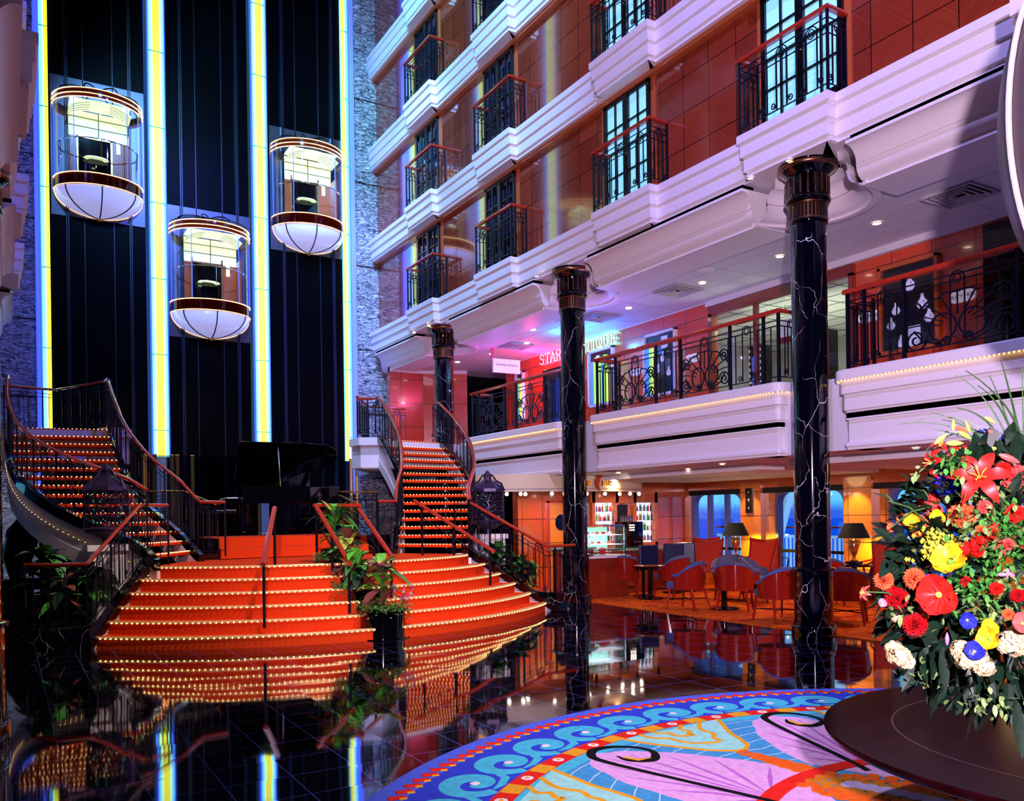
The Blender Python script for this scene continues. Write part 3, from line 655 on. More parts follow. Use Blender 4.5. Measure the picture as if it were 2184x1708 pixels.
# dark shop doorways
struct('door_20',MB().box((11.05,1.2,3.25),(11.1,6.3,5.3)),'black_gloss'); struct('door_21',MB().box((11.05,15.3,3.25),(11.1,16.9,5.02)),'black_gloss')
rrs=random.Random(6)
for nm,c in (('stripe_green',(.3,.8,.05)),('stripe_blue',(.05,.25,.9)),('stripe_yellow',(.9,.85,.1)),('stripe_white',(.7,.8,.9))): mat(nm,c,.5,emit=c,es=.55)  # glowing stripe colours stand in for reflections in the shop panes
WN_={0:'narrow window left of the red letters',1:'window under the cyan letters',2:'pale-framed display window'}
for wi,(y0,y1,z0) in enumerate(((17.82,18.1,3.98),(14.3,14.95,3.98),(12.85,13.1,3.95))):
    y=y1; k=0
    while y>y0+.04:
        w_=rrs.choice((.05,.08,.11)); n=('stripe_blue','stripe_green','stripe_yellow','stripe_white','stripe_green')[k%5]
        o=MB().box((-.02,0,0),(.02,w_*.85,rrs.uniform(.85,1.05))).build('stripe_reflection',n); o.location=(11.04,y-w_,z0)
        tag(o,'%s painted reflection stripe, %s from left in the %s'%(n.split('_')[1],('one','two','three','four','five','six','seven','eight','nine','ten','eleven','twelve','thirteen','fourteen')[k],WN_[wi]),'painted reflection','painted reflection stripes in the shop windows'); y-=w_; k+=1
# ================================================================ GRAND STAIR
mat('nosing_gold',(.9,.58,.25),.35,.2); mat('nosing_lit',(.95,.78,.6),.4)  # paler strips on the curved treads paint in their white-hot glare
CC=(AX,15.0); RN=[4.73,4.46,4.19,3.92,3.64,3.36]; HS=.157; ZL=6*HS
def endr(i): t=i/5; return (7.6-.8*t,11.62+1.18*t)
def arcpts(R,i,n=28,off=0):
    ex,ey=endr(i); a=math.atan2(ex-CC[0],CC[1]-ey)
    return [(CC[0]+R*sin(-a+2*a*k/n),CC[1]-R*cos(-a+2*a*k/n)) for k in range(n+1)]
st=thing('grand_staircase','wide curved orange-red carpeted staircase with lit golden step edges, split by a planter','staircase',(0,0,0))
for i in range(6):
    a=arcpts(RN[i]+(.02 if False else 0),i)
    back=[(6.7,13.2),(1.84,13.2)] if i<5 else [(6.85,12.8),(6.0,14.3),(2.54,14.3),(1.69,12.8)]
    s=MB().prism(a+back,0.0 if i==0 else (i-.5)*HS,(i+1)*HS-.012).build('step','stair_carpet',st)
    b=[(p[0],p[1]) for p in arcpts(RN[i]+.012,i)]
    MB().sweep([b[k] for k in range(len(b))],[(.008,(i+1)*HS-.03),(.014,(i+1)*HS-.012),(.008,(i+1)*HS),(-.045,(i+1)*HS+.001),(-.05,(i+1)*HS-.03)]).build('nosing','nosing_gold',s)
    m=MB(); aa=math.atan2(endr(i)[0]-CC[0],CC[1]-endr(i)[1]); R=RN[i]+.032; n=int(2*aa*R/.072)
    for k in range(n+1):
        q=-aa+2*aa*k/n; m.bead((CC[0]+R*sin(q),CC[1]-R*cos(q),(i+1)*HS-.022),.0105)
    m.build('step_lights','bulb_hot',s)['kind']='stuff'
# white stepped side strings and black sloping cheeks
for sg in(1,-1):
    m=MB(); 
    for i in range(6):
        x,y=endr(i); x2,y2=endr(i+1)
        q=[(mx(x,sg),y),(mx(x2,sg),y2),(mx(x2+.14,sg),y2+.05),(mx(x+.14,sg),y+.05)]
        m.prism(q,0,(i+1)*HS+.0)
    m.build('side_string','cream',st)
    x0,y0=endr(-.35); x1,y1=endr(5.6); m=MB()
    A=Vector((mx(x0+.07,sg),y0,.05)); B=Vector((mx(x1+.07,sg),y1,1.06)); d=(B-A); n=Vector((d.y,-d.x,0)).normalized()*.07
    vs=[A-n,A+n,B+n,B-n]; lo=[Vector((v.x,v.y,max(0,v.z-.10))) for v in vs]
    m.add([*lo,*[v+Vector((0,0,.05)) for v in vs]],[(0,3,2,1),(4,5,6,7),(0,1,5,4),(1,2,6,5),(2,3,7,6),(3,0,4,7)])
    m.build('cheek','black_gloss',st)
# stage with two red steps
sg_=thing('piano_stage','raised black stage with two red carpeted steps and a bright metal edge','stage',(0,0,0))
MB().box((3.0,14.22,ZL-.0),(5.54,14.9,1.11)).build('step','stair_carpet',sg_); MB().box((3.05,14.8,1.0),(5.49,15.9,1.27)).build('step','stair_carpet',sg_)
MB().prism([(2.55,14.31),(2.99,14.31),(2.99,15.6),(5.55,15.6),(5.55,14.31),(6.0,14.31),(6.3,15.6),(6.2,21.05),(2.3,21.05),(2.2,15.6)],.3,1.265).build('deck','black_gloss',sg_)
MB().box((2.9,15.58,1.255),(5.64,15.62,1.285)).build('metal_edge','chrome',sg_)
# handrails: helper for sloping railings
def slope_rail(name,label,pts,hz,posts,sec=.032,mid=None,cat='handrail'):
    "pts: 3-D line of floor points; hz rail height; posts: indices/fractions along the line"
    t=thing(name,label,cat,pts[0]); O=Vector(pts[0]); P=[Vector(p)-O for p in pts]
    MB().tube([p+Vector((0,0,hz)) for p in P],sec,8,flat=.8).build('handrail','rail_wood',t,True)
    L=[0]
    for i in range(len(P)-1): L.append(L[-1]+(P[i+1]-P[i]).length)
    def pt(f):
        d=f*L[-1]
        for i in range(len(P)-1):
            if d<=L[i+1]+1e-9: return P[i].lerp(P[i+1],(d-L[i])/(L[i+1]-L[i]))
        return P[-1]
    for f in posts:
        q=pt(f); MB().tube([q+Vector((0,0,-.02)),q+Vector((0,0,hz-.02))],.019,8).build('post','iron',t,True)
    if mid: MB().tube([pt(posts[0])+Vector((0,0,hz-mid)),pt(posts[-1])+Vector((0,0,hz-mid))],.009,5).build('mid_rail','iron',t)
    return t
def sp(x,R,dz=0):
    "stair surface point at plan x for radius R"
    y=CC[1]-math.sqrt(R*R-(x-CC[0])**2); i=max(0,min(6,(4.73-R)/.274+1)); return (x,y,i*HS+dz)
slope_rail('stair_handrail','single red wooden handrail on black posts in the middle of the left flight',[sp(2.75,4.62),sp(3.25,3.25)],.80,[.03,.97],.036)
slope_rail('stair_handrail','red wooden handrail on three black posts on the right flight',[(6.72,11.75,.16),(5.93,13.1,1.02)],.84,[.06,.5,.9],.034,mid=.2)
slope_rail('stair_handrail','left of the two red handrails running down beside the stepped planter',[(3.93,10.75,.12),(3.93,12.2,.94)],.84,[.04,.5,.97],.036,mid=.2)
slope_rail('stair_handrail','right of the two red handrails running down beside the stepped planter',[(4.62,10.95,.18),(4.62,12.35,.94)],.84,[.04,.5,.97],.036,mid=.2)
o=MB().box((3.91,12.2,1.75),(4.65,12.28,1.80)).build('rail_crosspiece','rail_wood'); tag(o,'short red crosspiece joining the two planter handrails at the top','handrail')
# side railings with balusters
def iron_rail(label,pts,hz=.86,flat_first=True,name='stair_railing',step=.11,hr=.036,wood='rail_wood',z0=.09,motifs=()):
    t=thing(name,label,'railing',pts[0]); O=Vector(pts[0]); P=[Vector(p)-O for p in pts]
    MB().tube([p+Vector((0,0,hz)) for p in P],hr,8,flat=.75).build('handrail',wood,t,True)
    r=MB()
    for v in (z0,hz-.16,hz-.09): r.tube([p+Vector((0,0,v)) for p in P],.008,4)
    r.build('rails','iron',t)
    m=MB(); tw=MB(); L=[0]
    for i in range(len(P)-1): L.append(L[-1]+(P[i+1]-P[i]).length)
    n=max(2,int(L[-1]/step))
    def pt(d):
        for i in range(len(P)-1):
            if d<=L[i+1]+1e-6: return P[i].lerp(P[i+1],(d-L[i])/max(1e-6,L[i+1]-L[i])),(P[i+1]-P[i]).normalized()
        return P[-1],(P[-1]-P[-2]).normalized()
    ps=MB()
    for k in range(n+1):
        q,d=pt(L[-1]*k/n)
        if k%6==0: MB().tube([q,q+Vector((0,0,hz))],.017,4).build('post','iron',t)
        else: m.tube([q+Vector((0,0,z0)),q+Vector((0,0,hz-.09 if k%2 else hz-.16))],.0065,4)
        if k%3==1: twist(tw,lambda u,v:(q.x,q.y,q.z+v),0,.34,.56,.011)
        if k%6==3:
            def pl(u,v,q=q,d=d): return q+d*u+Vector((0,0,v))
            motif_arch(m,pl,0,z0+.02,hz-.03,.16)
    m.build('balusters','iron',t); tw.build('twisted_collars','brass',t)
    return t
iron_rail('black iron railing with red rail down the right side of the grand stair',[(6.62,12.95,ZL),(6.9,12.85,ZL),(7.72,11.75,.2),(8.35,11.85,.2)])
iron_rail('shadowed iron railing with red rail down the left side of the grand stair',[(2.0,12.95,ZL),(1.62,12.85,ZL),(.85,11.62,.2),(.45,11.68,.2),(.2,11.95,.2)])
# low black plinths at the feet of the side railings
o=MB().prism([(7.78,11.6),(8.3,11.66),(8.45,11.9),(8.4,12.3),(7.7,12.3)],0,.29).build('marble_plinth','black_marble'); tag(o,'low black marble plinth under the lower end of the right stair railing','plinth')
o=MB().prism([(.86,11.55),(.4,11.5),(.14,11.8),(.14,12.6),(.75,12.6)],0,.29).build('marble_plinth','black_marble'); tag(o,'low black marble plinth under the lower end of the left stair railing','plinth')
# ================================================================ CURVED STAIRS
T1=3.25; NS=15; RS=(T1-ZL)/NS
RP=[(6.7,12.62),(6.80,12.84),(6.98,13.13),(7.25,13.54),(7.55,14.0),(7.80,14.45),(8.0,14.85),(8.16,15.2),(8.28,15.5),(8.36,15.78),(8.41,16.02),(8.44,16.26),(8.46,16.52),(8.46,16.78),(8.45,17.04),(8.45,17.3)]
LP=[(5.95,13.85),(6.05,14.07),(6.14,14.24),(6.27,14.44),(6.41,14.66),(6.53,14.9),(6.62,15.1),(6.70,15.3),(6.77,15.5),(6.82,15.7),(6.86,15.9),(6.88,16.1),(6.90,16.32),(6.92,16.54),(6.93,16.77),(6.94,17.0)]
def curved(s,label,dx=0):
    t=thing('curved_staircase',label,'staircase',(mx(7.0,s),14.5,ZL)); O=Vector((mx(7.0,s),14.5,ZL))
    Q=lambda p:(mx(p[0],s)+dx-O.x,p[1]-O.y)
    for i in range(1,NS+1):
        a,b=Q(LP[i]),Q(RP[i])
        if i<NS: c,d=Q(RP[min(NS,i+1)]),Q(LP[min(NS,i+1)])
        else:
            c=(b[0],b[1]+.35); d=(a[0],a[1]+.5)
        A=Vector(a);B=Vector(b); fw=(Vector(c)+Vector(d)-A-B).normalized()*.03
        c=(c[0]+fw.x,c[1]+fw.y); d=(d[0]+fw.x,d[1]+fw.y); z=i*RS
        tr=MB().prism([a,b,c,d],z-.055,z).build('tread','stair_carpet',t,bevel=.012)
        dd=(B-A); l=dd.length; dd/=l; nn=Vector((dd.y,-dd.x)); 
        if nn.dot(fw)>0: nn=-nn
        m=MB(); n=int(l/.068)
        for k in range(n+1):
            p=A+dd*(l*k/n)+nn*.006; m.bead((p.x,p.y,z+.002),.0105)
        m.build('tread_lights','bulb_hot',tr)['kind']='stuff'
        P0=A+nn*.004; P1=B+nn*.004; w_=nn*-.035
        MB().add([(P0.x,P0.y,z+.002),(P1.x,P1.y,z+.002),(P1.x+w_.x*2,P1.y+w_.y*2,z+.003),(P0.x+w_.x*2,P0.y+w_.y*2,z+.003)],[(0,1,2,3)]).build('nosing','nosing_lit',tr)
    for PP,nm,outer in ((LP,'inner',False),(RP,'outer',True)):
        pts=[(*Q(p),i*RS) for i,p in enumerate(PP)]
        if s<0: pts=pts
        sgn=1 if ((PP is RP)==(s>0)) else -1
        m=MB().sweep(pts,[(sgn*.0,-.42),(sgn*.05,-.42),(sgn*.05,-.06),(sgn*.0,-.06)]); m.build('string','cream',t,True)
        m=MB().sweep(pts,[(sgn*.0,-.06),(sgn*.09,-.06),(sgn*.09,.10),(sgn*.0,.10)]); m.build('capping','black_gloss',t,True)
        # rope of tiny lights on the outer face
        if (s<0 and PP is RP):
            m=MB()
            for i in range(len(pts)-1):
                for k in range(4):
                    f=k/4; p=Vector(pts[i]).lerp(Vector(pts[i+1]),f); m.bead((p.x-.07,p.y-.05,p.z-.24),.008)
            m.build('string_lights','bulb',t)
    # white soffit fascia band below
    for PP in (LP,RP):
        pts=[(*Q(p),i*RS) for i,p in enumerate(PP)]
        sgn=1 if ((PP is RP)==(s>0)) else -1
        if (PP is LP and s>0) or (PP is RP and s<0):
            m=MB().sweep(pts,[(sgn*-.02,-.62),(sgn*.06,-.62),(sgn*.06,-.40),(sgn*-.02,-.40)]); m.build('fascia','cream',t,True)
    return t
curved(1,'right curved staircase with orange-red open treads and lit edges rising to the gallery')
curved(-1,'left curved staircase with a pale curved side, rising from the left lantern')
def stair_rail(s,PP,label,start=0,ext=None,pre=None):
    pts=[(mx(p[0],s),p[1],ZL+i*RS+.06) for i,p in enumerate(PP)][start:]
    if pre: pts=pre+pts
    if ext: pts=pts+ext
    return iron_rail(label,pts,.86,step=.115)
off=.05
def shift(PP,d): return [(p[0]+d,p[1]) for p in PP]
stair_rail(1,shift(RP,.03),'outer railing of the right curved stair, red rail bulging toward the hanging lantern',ext=[(8.5,17.6,T1+.06)])
stair_rail(1,shift(LP,-.03),'inner railing of the right curved stair nearest the tall lit strip',ext=[(6.9,17.35,T1+.06),(6.6,17.5,T1+.06)],pre=[(5.6,13.9,ZL+.06)])
stair_rail(-1,shift(RP,.03),'outer railing of the left curved stair sweeping down to the left lantern',ext=[(.0,17.4,T1+.06)],start=1)
stair_rail(-1,shift(LP,-.03),'inner railing of the left curved stair sweeping down toward the stage',ext=[(1.6,17.3,T1+.06)],pre=[(3.0,13.9,ZL+.06)])
# upper landings of the curved stairs
for s,lab in ((1,'curved white-edged upper landing at the head of the right stair'),(-1,'upper landing at the head of the left curved stair')):
    pl=[(8.9,17.3),(6.94,17.0),(6.55,17.2),(6.5,17.6),(6.9,18.2),(7.6,19.3),(7.95,21.05),(9.5,21.05),(9.5,17.3)]
    poly=[(mx(p[0],s),p[1]) for p in pl]
    t=thing('stair_landing',lab,'landing',(0,0,0)); MB().prism(poly,T1-.6,T1-.02).build('floor_slab','cream',t); MB().prism(poly,T1-.02,T1-.001).build('carpet','stair_carpet',t)
    pa=[(mx(p[0],s),p[1]) for p in [(7.95,21.05),(7.6,19.3),(6.9,18.2),(6.5,17.6),(6.55,17.2),(6.94,17.0)]]
    pa=pa if s>0 else pa[::-1]
    MB().sweep(pa[::-1] if s<0 and False else pa,[(0,T1+.05),(.05,T1+.03),(.05,T1-.12),(.0,T1-.13),(.0,T1-.33),(-.04,T1-.34),(-.04,T1-.62),(-.3,T1-.66),(-.3,T1+.05)]).build('fascia','cream',t)
iron_rail('short iron railing on the right upper landing in front of the red wall',[(6.6,17.5,T1+.06),(7.4,18.9,T1+.06),(8.4,19.0,T1+.06)],.9)
iron_rail('iron railing across the left upper landing in front of the light strip',[(.0,18.9,T1+.06),(.9,19.1,T1+.06),(1.7,17.4,T1+.06)],.9)
# stage side railings with brass rails
iron_rail('brass-railed iron railing on the left of the piano stage',[(1.9,17.2,1.27),(2.9,16.9,1.27),(3.25,15.8,1.0)],.86,wood='brass',hr=.026,name='stage_railing')
iron_rail('brass-railed iron railing on the right of the piano stage',[(6.9,17.2,1.27),(5.9,17.2,1.27),(5.75,15.4,1.0)],.86,wood='brass',hr=.026,name='stage_railing')
# ================================================================ LIFTS AND LIGHT STRIPS
YW=21.0
struct(tn(),MB().box((.95,21.02,0),(2.85,21.1,17)).box((3.35,21.02,0),(5.2,21.1,17)).box((5.74,21.02,0),(7.6,21.1,17)),mat('shaft_black',(.001,.001,.002),.3,spec=.05) and 'shaft_black')
m=MB()
for xc in (1.89,4.27,6.68):
    for d in (-.62,-.66,.62,.66): m.box((xc+d-.012,20.93,1.2),(xc+d+.012,21.02,17))
    for d in (-.3,.3): m.box((xc+d-.01,20.99,1.2),(xc+d+.01,21.02,17))
struct(tn(),m,mat('shaft_steel',(.006,.008,.03),.3,spec=.6) and 'shaft_steel')
def strip(xc,w,z0,left,label):
    t=thing('light_strip',label,'neon light strip',(xc,20.9,z0)); h=16.9-z0; hw=w/2
    MB().box((-hw,.02,0),(hw,.12,h)).build('housing','tube_cyan',t)
    if left=='both':
        MB().box((-.078,-.02,0),(.078,.02,h)).build('yellow_tube','tube_yellow',t)
        a=MB()
        for x in (-.11,.11): a.tube([(x,0,0),(x,0,h)],.018,6)
        a.build('white_tubes','tube_white',t); b=MB()
        for x in (-hw,hw): b.box((x-.012,-.01,0),(x+.012,.12,h))
        b.build('blue_edge','tube_blue',t)
    else:
        k=1 if left=='right' else -1
        MB().box((k*hw*.25,-.02,0),(k*hw,.02,h)).build('yellow_tube','tube_yellow',t)
        MB().tube([(k*hw*.05,0,0),(k*hw*.05,0,h)],.02,6).build('white_tubes','tube_white',t); MB().tube([(-k*hw*.85,0,0),(-k*hw*.85,0,h)],.02,6).build('blue_edge','tube_blue',t)
    j=MB(); z=.6
    while z<h: j.box((-hw-.005,-.03,z),(hw+.005,.0,z+.018)); z+=1.75
    j.build('joints',mat('joint',(.05,.3,.25),.4,emit=(.05,.5,.4),es=.5) and 'joint',t)
strip(.80,.2,3.0,'right','first glowing yellow and blue light strip from the left')
strip(3.11,.36,3.05,'both','second glowing strip from the left, between the left and middle lifts')
strip(5.46,.36,3.1,'both','third glowing strip from the left, between the middle and right lifts')
strip(7.68,.2,3.05,'left','rightmost glowing strip beside the silver stone wall')
for x0,x1 in ((.62,.69),(7.80,7.93)): struct(tn(),MB().box((x0,20.95,2.2),(x1,21.1,17)),mat('blue_panel',(.25,.3,1),.35,emit=(.07,.11,1),es=.65) and 'blue_panel')
for xc in (3.11,5.46): struct(tn(),MB().box((xc-.12,20.95,1.2),(xc+.12,21.05,3.04)),'cream')
i=0
for x,lab in ((2.72,'first brass pipe from the left behind the stage'),(2.93,'second brass pipe from the left behind the stage'),(3.30,'third brass pipe behind the stage, right of the pale strip base'),(3.42,'fourth brass pipe behind the stage'),(3.75,'brass pipe standing alone behind the stage, right of the strip base'),(5.28,'brass pipe behind the raised piano lid'),(7.62,'left of the two brass pipes beside the right stone wall'),(7.78,'right of the two brass pipes beside the right stone wall')):
    o=MB().lathe([(.001,0),(.045,0),(.05,.02),(.045,.04),(.045,1.78),(.05,1.8),(.05,1.83),(.001,1.84)],n=16).build('brass_pipe',mat('pipe_brass',(.75,.35,.08),.3,.45) and 'pipe_brass',None,True); o.location=(x,20.7,1.26); tag(o,lab,'brass pipe')
GL=MB().box((2.6,19.0,1.27),(6.0,19.02,2.95)); o=GL.build('glass_screen','tinted_glass'); tag(o,'tall clear glass screen across the stage behind the grand piano','glass screen')
# lifts
def arc(R,n,z,a0=PI,a1=2*PI,ry=1.0): return [(R*cos(a0+(a1-a0)*k/n),R*ry*sin(a0+(a1-a0)*k/n),z) for k in range(n+1)]
def lift(xc,zb,label):
    t=thing('glass_lift',label,'lift',(xc,YW,zb)); R=.9
    zl=.55; zh=.80; zt=2.42; ze=2.70; ry=.82
    MB().box((-.95,-.01,0),(.95,.02,3.08)).build('back_plate','steel_plate',t)
    h=lambda pr,n=40:MB().lathe(pr,n=n,a0=PI,a1=2*PI,sy=ry)
    h([(R,zl),(R,zh)]).build('lower_band','amber_glass',t,True)
    h([(R-.02,zl-.0),(R-.02,zh)]).build('lower_band_lining',mat('band_red',(.12,.012,.004),.1,coat=.5) and 'band_red',t,True)
    pr=[(R*cos(a),zl-.52*sin(a)) for a in [PI/2*i/10 for i in range(11)]]
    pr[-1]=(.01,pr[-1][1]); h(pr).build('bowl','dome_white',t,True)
    rb=MB()
    for a in (PI*1.22,PI*1.5,PI*1.78):
        rb.tube([(r*1.01*cos(a),r*1.01*ry*sin(a),z-.005) for r,z in pr],.014,5)
    rb.build('bowl_ribs','black',t)
    MB().sphere((0,-.02,.0),.045,12,8).build('finial','brass',t,True)
    MB().lathe([(.88,zh-.02),(.001,zh-.02)],n=32,a0=PI,a1=2*PI,sy=ry).build('cab_floor','black_gloss',t)
    h([(R-.01,zh),(R-.01,zt)]).build('glass','clear_glass',t,True)
    h([(R,zt),(R+.01,zt+.1),(R,zt+.2)]).build('upper_band','band_red',t,True)
    # bulb rings
    for z,rr in ((zl,R+.01),(zh,R+.01),(zt,R+.015),(zt+.09,R+.02),(zt+.2,R+.01)):
        m=MB(); n=110
        for k in range(n+1):
            a=PI+PI*k/n; m.bead((rr*cos(a),rr*ry*sin(a),z),.012)
        m.build('bulb_ring','bulb_hot',t)['kind']='stuff'
    m=MB(); n=90
    for k in range(n+1):
        a=PI+PI*k/n; m.bead(((R+.0)*cos(a),-.03-.0,zl-.53*abs(sin(a))),.009)
    m.build('bowl_bulbs','bulb',t)
    MB().tube(arc(R+.012,40,zl-.012,ry=ry*1.01),.008,4).build('brass_trim','brass',t)
    m=MB()
    for a in (PI*1.04,PI*1.96,PI*1.3,PI*1.7): m.tube([(R*cos(a),R*ry*sin(a),zh),(R*cos(a),R*ry*sin(a),zt)],.010,4)
    m.build('mullions','tube_blue',t)
    # crown of curved bars
    m=MB()
    for a in (PI*1.15,PI*1.38,PI*1.62,PI*1.85):
        m.tube([((R)*cos(q)*cos(a)*1.0,(R)*cos(q)*ry*sin(a),zt+.2+.28*sin(q)) for q in [PI/2*k/8 for k in range(9)]],.014,5)
    m.tube([(R*cos(a),-.02,zt+.2+.28*sin(a)) for a in [PI*k/16 for k in range(17)]],.014,5)
    m.build('crown_bars','black_gloss',t,True)
    # interior: luminous vaulted ceiling, wood side, doorway
    v=MB(); n=8
    for k in range(n):
        a0=PI*.18+PI*.64*k/n; a1=PI*.18+PI*.64*(k+1)/n
        f=lambda a,y:(-.62*cos(a)/cos(PI*.18),y,zt-.42+.42*sin(a))
        v.add([f(a0,-.62),f(a1,-.62),f(a1,-.06),f(a0,-.06)],[(0,1,2,3)])
    v.box((-.60,-.05,zt-.62),(.60,-.03,zt-.05)); v.box((-.6,-.58,zt-.02),(.6,-.05,zt-.0)); v.build('luminous_ceiling','cab_glow',t)
    g=MB(); 
    for k in range(1,5): y=-.62+.12*k; g.tube([f(PI*.18+PI*.64*q/8,y) for q in range(9)],.008,4)
    g.box((-.008,-.6,zt-.0-.015),(.008,-.05,zt-.005)); g.box((-.6,-.065,zt-.2),(.6,-.05,zt-.185)).box((-.6,-.065,zt-.4),(.6,-.05,zt-.385)).box((-.01,-.066,zt-.6),(.01,-.05,zt-.05)); g.build('ceiling_bars',mat('olive',(.2,.25,.05),.4) and 'olive',t)
    MB().box((-.6,-.05,zh),(-.42,-.02,zt-.62)).box((.26,-.05,zh),(.6,-.02,zt-.62)).box((.58,-.45,zh),(.62,-.05,zt-.55)).build('wood_panels','trim_wood',t)
    MB().box((-.42,-.045,zh),(.26,-.03,zt-.62)).build('doorway','black_gloss',t)
    MB().box((.24,-.07,zh),(.28,-.03,zt-.5)).box((-.44,-.07,zh),(-.41,-.03,zt-.5)).box((-.44,-.07,zt-.64),(.28,-.03,zt-.6)).build('door_frame','brass',t)
    MB().lathe([(.26,.0),(.22,.03),(.001,.05)],c=(-.06,-.14,zh+.52),n=24,sy=.5).build('round_lamp','cab_glow',t,True)
    MB().box((.36,-.075,zh+.75),(.44,-.05,zh+1.05)).build('wall_light','cab_glow',t)
    MB().tube(arc(R-.09,28,zh+.78,PI*1.03,PI*1.97,ry=ry),.014,6).build('grab_rail','chrome',t,True)
    m=MB()
    for a in (1.1,1.5,1.9): m.tube([((R-.09)*cos(PI*a),(R-.09)*ry*sin(PI*a),zh+.4),((R-.09)*cos(PI*a),(R-.09)*ry*sin(PI*a),zh+.78)],.01,5)
    m.build('rail_stays','chrome',t)
    lamp('POINT','lift_lamp',(xc,YW-.45,zb+1.5),2.2,(.95,1,.75),.02)
    return t
lift(1.89,8.33,'glass bubble lift nearest the left wall, high up')
lift(4.27,5.88,'middle glass bubble lift, the lowest of the three')
lift(6.67,8.27,'glass bubble lift nearest the right-hand facade')
# ================================================================ PIANO
t=thing('grand_piano','black grand piano with its lid propped open on the stage','piano',(4.95,17.3,1.265),-.1)
out=[(-1.0,-.72),(1.0,-.72),(1.0,.1)]
crv=[(1.0,-.72),(1.0,-.1),(.92,.15),(.7,.35),(.35,.5),(0,.62),(-.4,.72),(-1.0,.72),(-1.0,-.72)]
case=[(-.95,-.74),(.35,-.74),(.75,-.70),(1.0,-.55),(1.06,-.3),(.98,-.05),(.75,.1),(.45,.2),(.2,.38),(0,.6),(-.25,.74),(-.95,.74)]
MB().prism(case,.62,.95).build('case','black_gloss',t,bevel=.02)
MB().box((-1.25,-.7,.6),(-.9,.7,.72)).build('key_bed','black_gloss',t); MB().box((-1.22,-.62,.72),(-1.02,.62,.74)).build('keys',WT,t)
m=MB()
for k in range(36): 
    if k%7 not in (2,6): m.box((-1.14,-.6+k*.0335,.74),(-1.02,-.587+k*.0335,.755))
m.build('black_keys','black',t)
L=[(p[0],p[1]) for p in case]; M4=Matrix.Translation((0,.74,.96))@Matrix.Rotation(-math.radians(36),4,'X')@Matrix.Translation((0,-.74,0))
mb=MB().prism(L,0,.025); mb.map(lambda p:M4@p); mb.build('lid','black_gloss',t,bevel=.006)
pz=M4@Vector((-.2,-.6,0)); MB().tube([(-.2,-.55,.95),pz],.012,6).build('lid_prop','chrome',t)
for x,y in ((-.85,-.6),(-.85,.6),(.75,-.3)): MB().lathe([(.001,0),(.03,0),(.035,.06),(.05,.12),(.06,.5),(.075,.62),(.001,.62)],c=(x,y,0),n=12).build('leg','black_gloss',t,True)
l=MB().box((-.75,-.06,.08),(-.68,.06,.6)).build('pedal_lyre','black_gloss',t); MB().box((-.85,-.05,.05),(-.75,-.03,.07)).box((-.85,-.01,.05),(-.75,.01,.07)).box((-.85,.03,.05),(-.75,.05,.07)).build('pedals','brass',l)
MB().box((-.7,-.5,.95),(-.68,.5,1.15)).build('music_desk','black_gloss',t)
t=thing('piano_stool','black piano stool left of the grand piano','stool',(3.6,16.9,1.265)); MB().box((-.2,-.35,.42),(.2,.35,.5)).build('seat','black',t,bevel=.02)
for x in(-.15,.15):
    for y in(-.3,.3): MB().box((x-.02,y-.02,0),(x+.02,y+.02,.42)).build('leg','black_gloss',t)
# ================================================================ LANTERNS
def lantern(x,y,label):
    t=thing('filigree_lantern',label,'lantern',(x,y,0)); zb=1.46
    ZC=mat('lantern_metal',(.05,.03,.09),.32,.7) and 'lantern_metal'
    MB().lathe([(.001,-.12),(.12,-.11),(.2,-.06),(.29,-.02),(.3,.02),(.285,.04),(.001,.05)],c=(0,0,zb),n=32).build('bowl',ZC,t,True)
    MB().tube([(0,0,zb-.2),(0,0,zb-.08)],.06,12).build('stem',ZC,t,True)
    m=MB(); r=.285; rnd=random.Random(5)
    for k in range(14):
        a=2*PI*k/14
        for j in range(3):
            zc=zb+.12+j*.17; 
            def pl(u,v,a=a,zc=zc): q=a+u/r; return (r*cos(q),r*sin(q),zc+v)
            sg=1 if (k+j)%2 else -1
            m.tube(spiral((0,0),.078,.015,1.3*sg,rnd.random()*6,pl,12),.0085,4)
            m.tube([pl(-.064,-.085),pl(-.03,-.02*sg),pl(.03,.05*sg),pl(.064,.085)],.007,4)
    for z in (.03,.205,.375,.545): m.tube([(r*cos(2*PI*k/24),r*sin(2*PI*k/24),zb+z) for k in range(24)],.011,5,True)
    m.build('filigree',ZC,t)
    m=MB()
    MBr=MB()
    MB().lathe([(.31,.55),(.29,.6),(.2,.69),(.1,.75),(.07,.76),(.07,.82),(.09,.83),(.05,.88),(.02,.92),(.001,.93)],c=(0,0,zb),n=8).build('roof',ZC,t)
    for k in range(4):
        a=PI/4+PI/2*k; MBr.tube([(.3*cos(a),.3*sin(a),zb+.56),(.25*cos(a),.25*sin(a),zb+.69),(.16*cos(a),.16*sin(a),zb+.74),(.08*cos(a),.08*sin(a),zb+.86)],[.025,.022,.018,.01],6)
    MBr.build('roof_ridges',ZC,t); 
    m=MB(); rr=random.Random(9)
    for k in range(40): a=rr.random()*2*PI; m.bead((.2*cos(a),.2*sin(a),zb+.06+rr.random()*.46),.010)
    m.build('inner_sparkle',mat('green_bead',(.1,.5,.4),.3,emit=(.1,.6,.4),es=.8) and 'green_bead',t)
    return t
lantern(1.2,12.95,'large pierced metal lantern standing in front of the left curved stair')
lantern(7.36,13.1,'large pierced metal lantern between the right curved stair and the cafe')
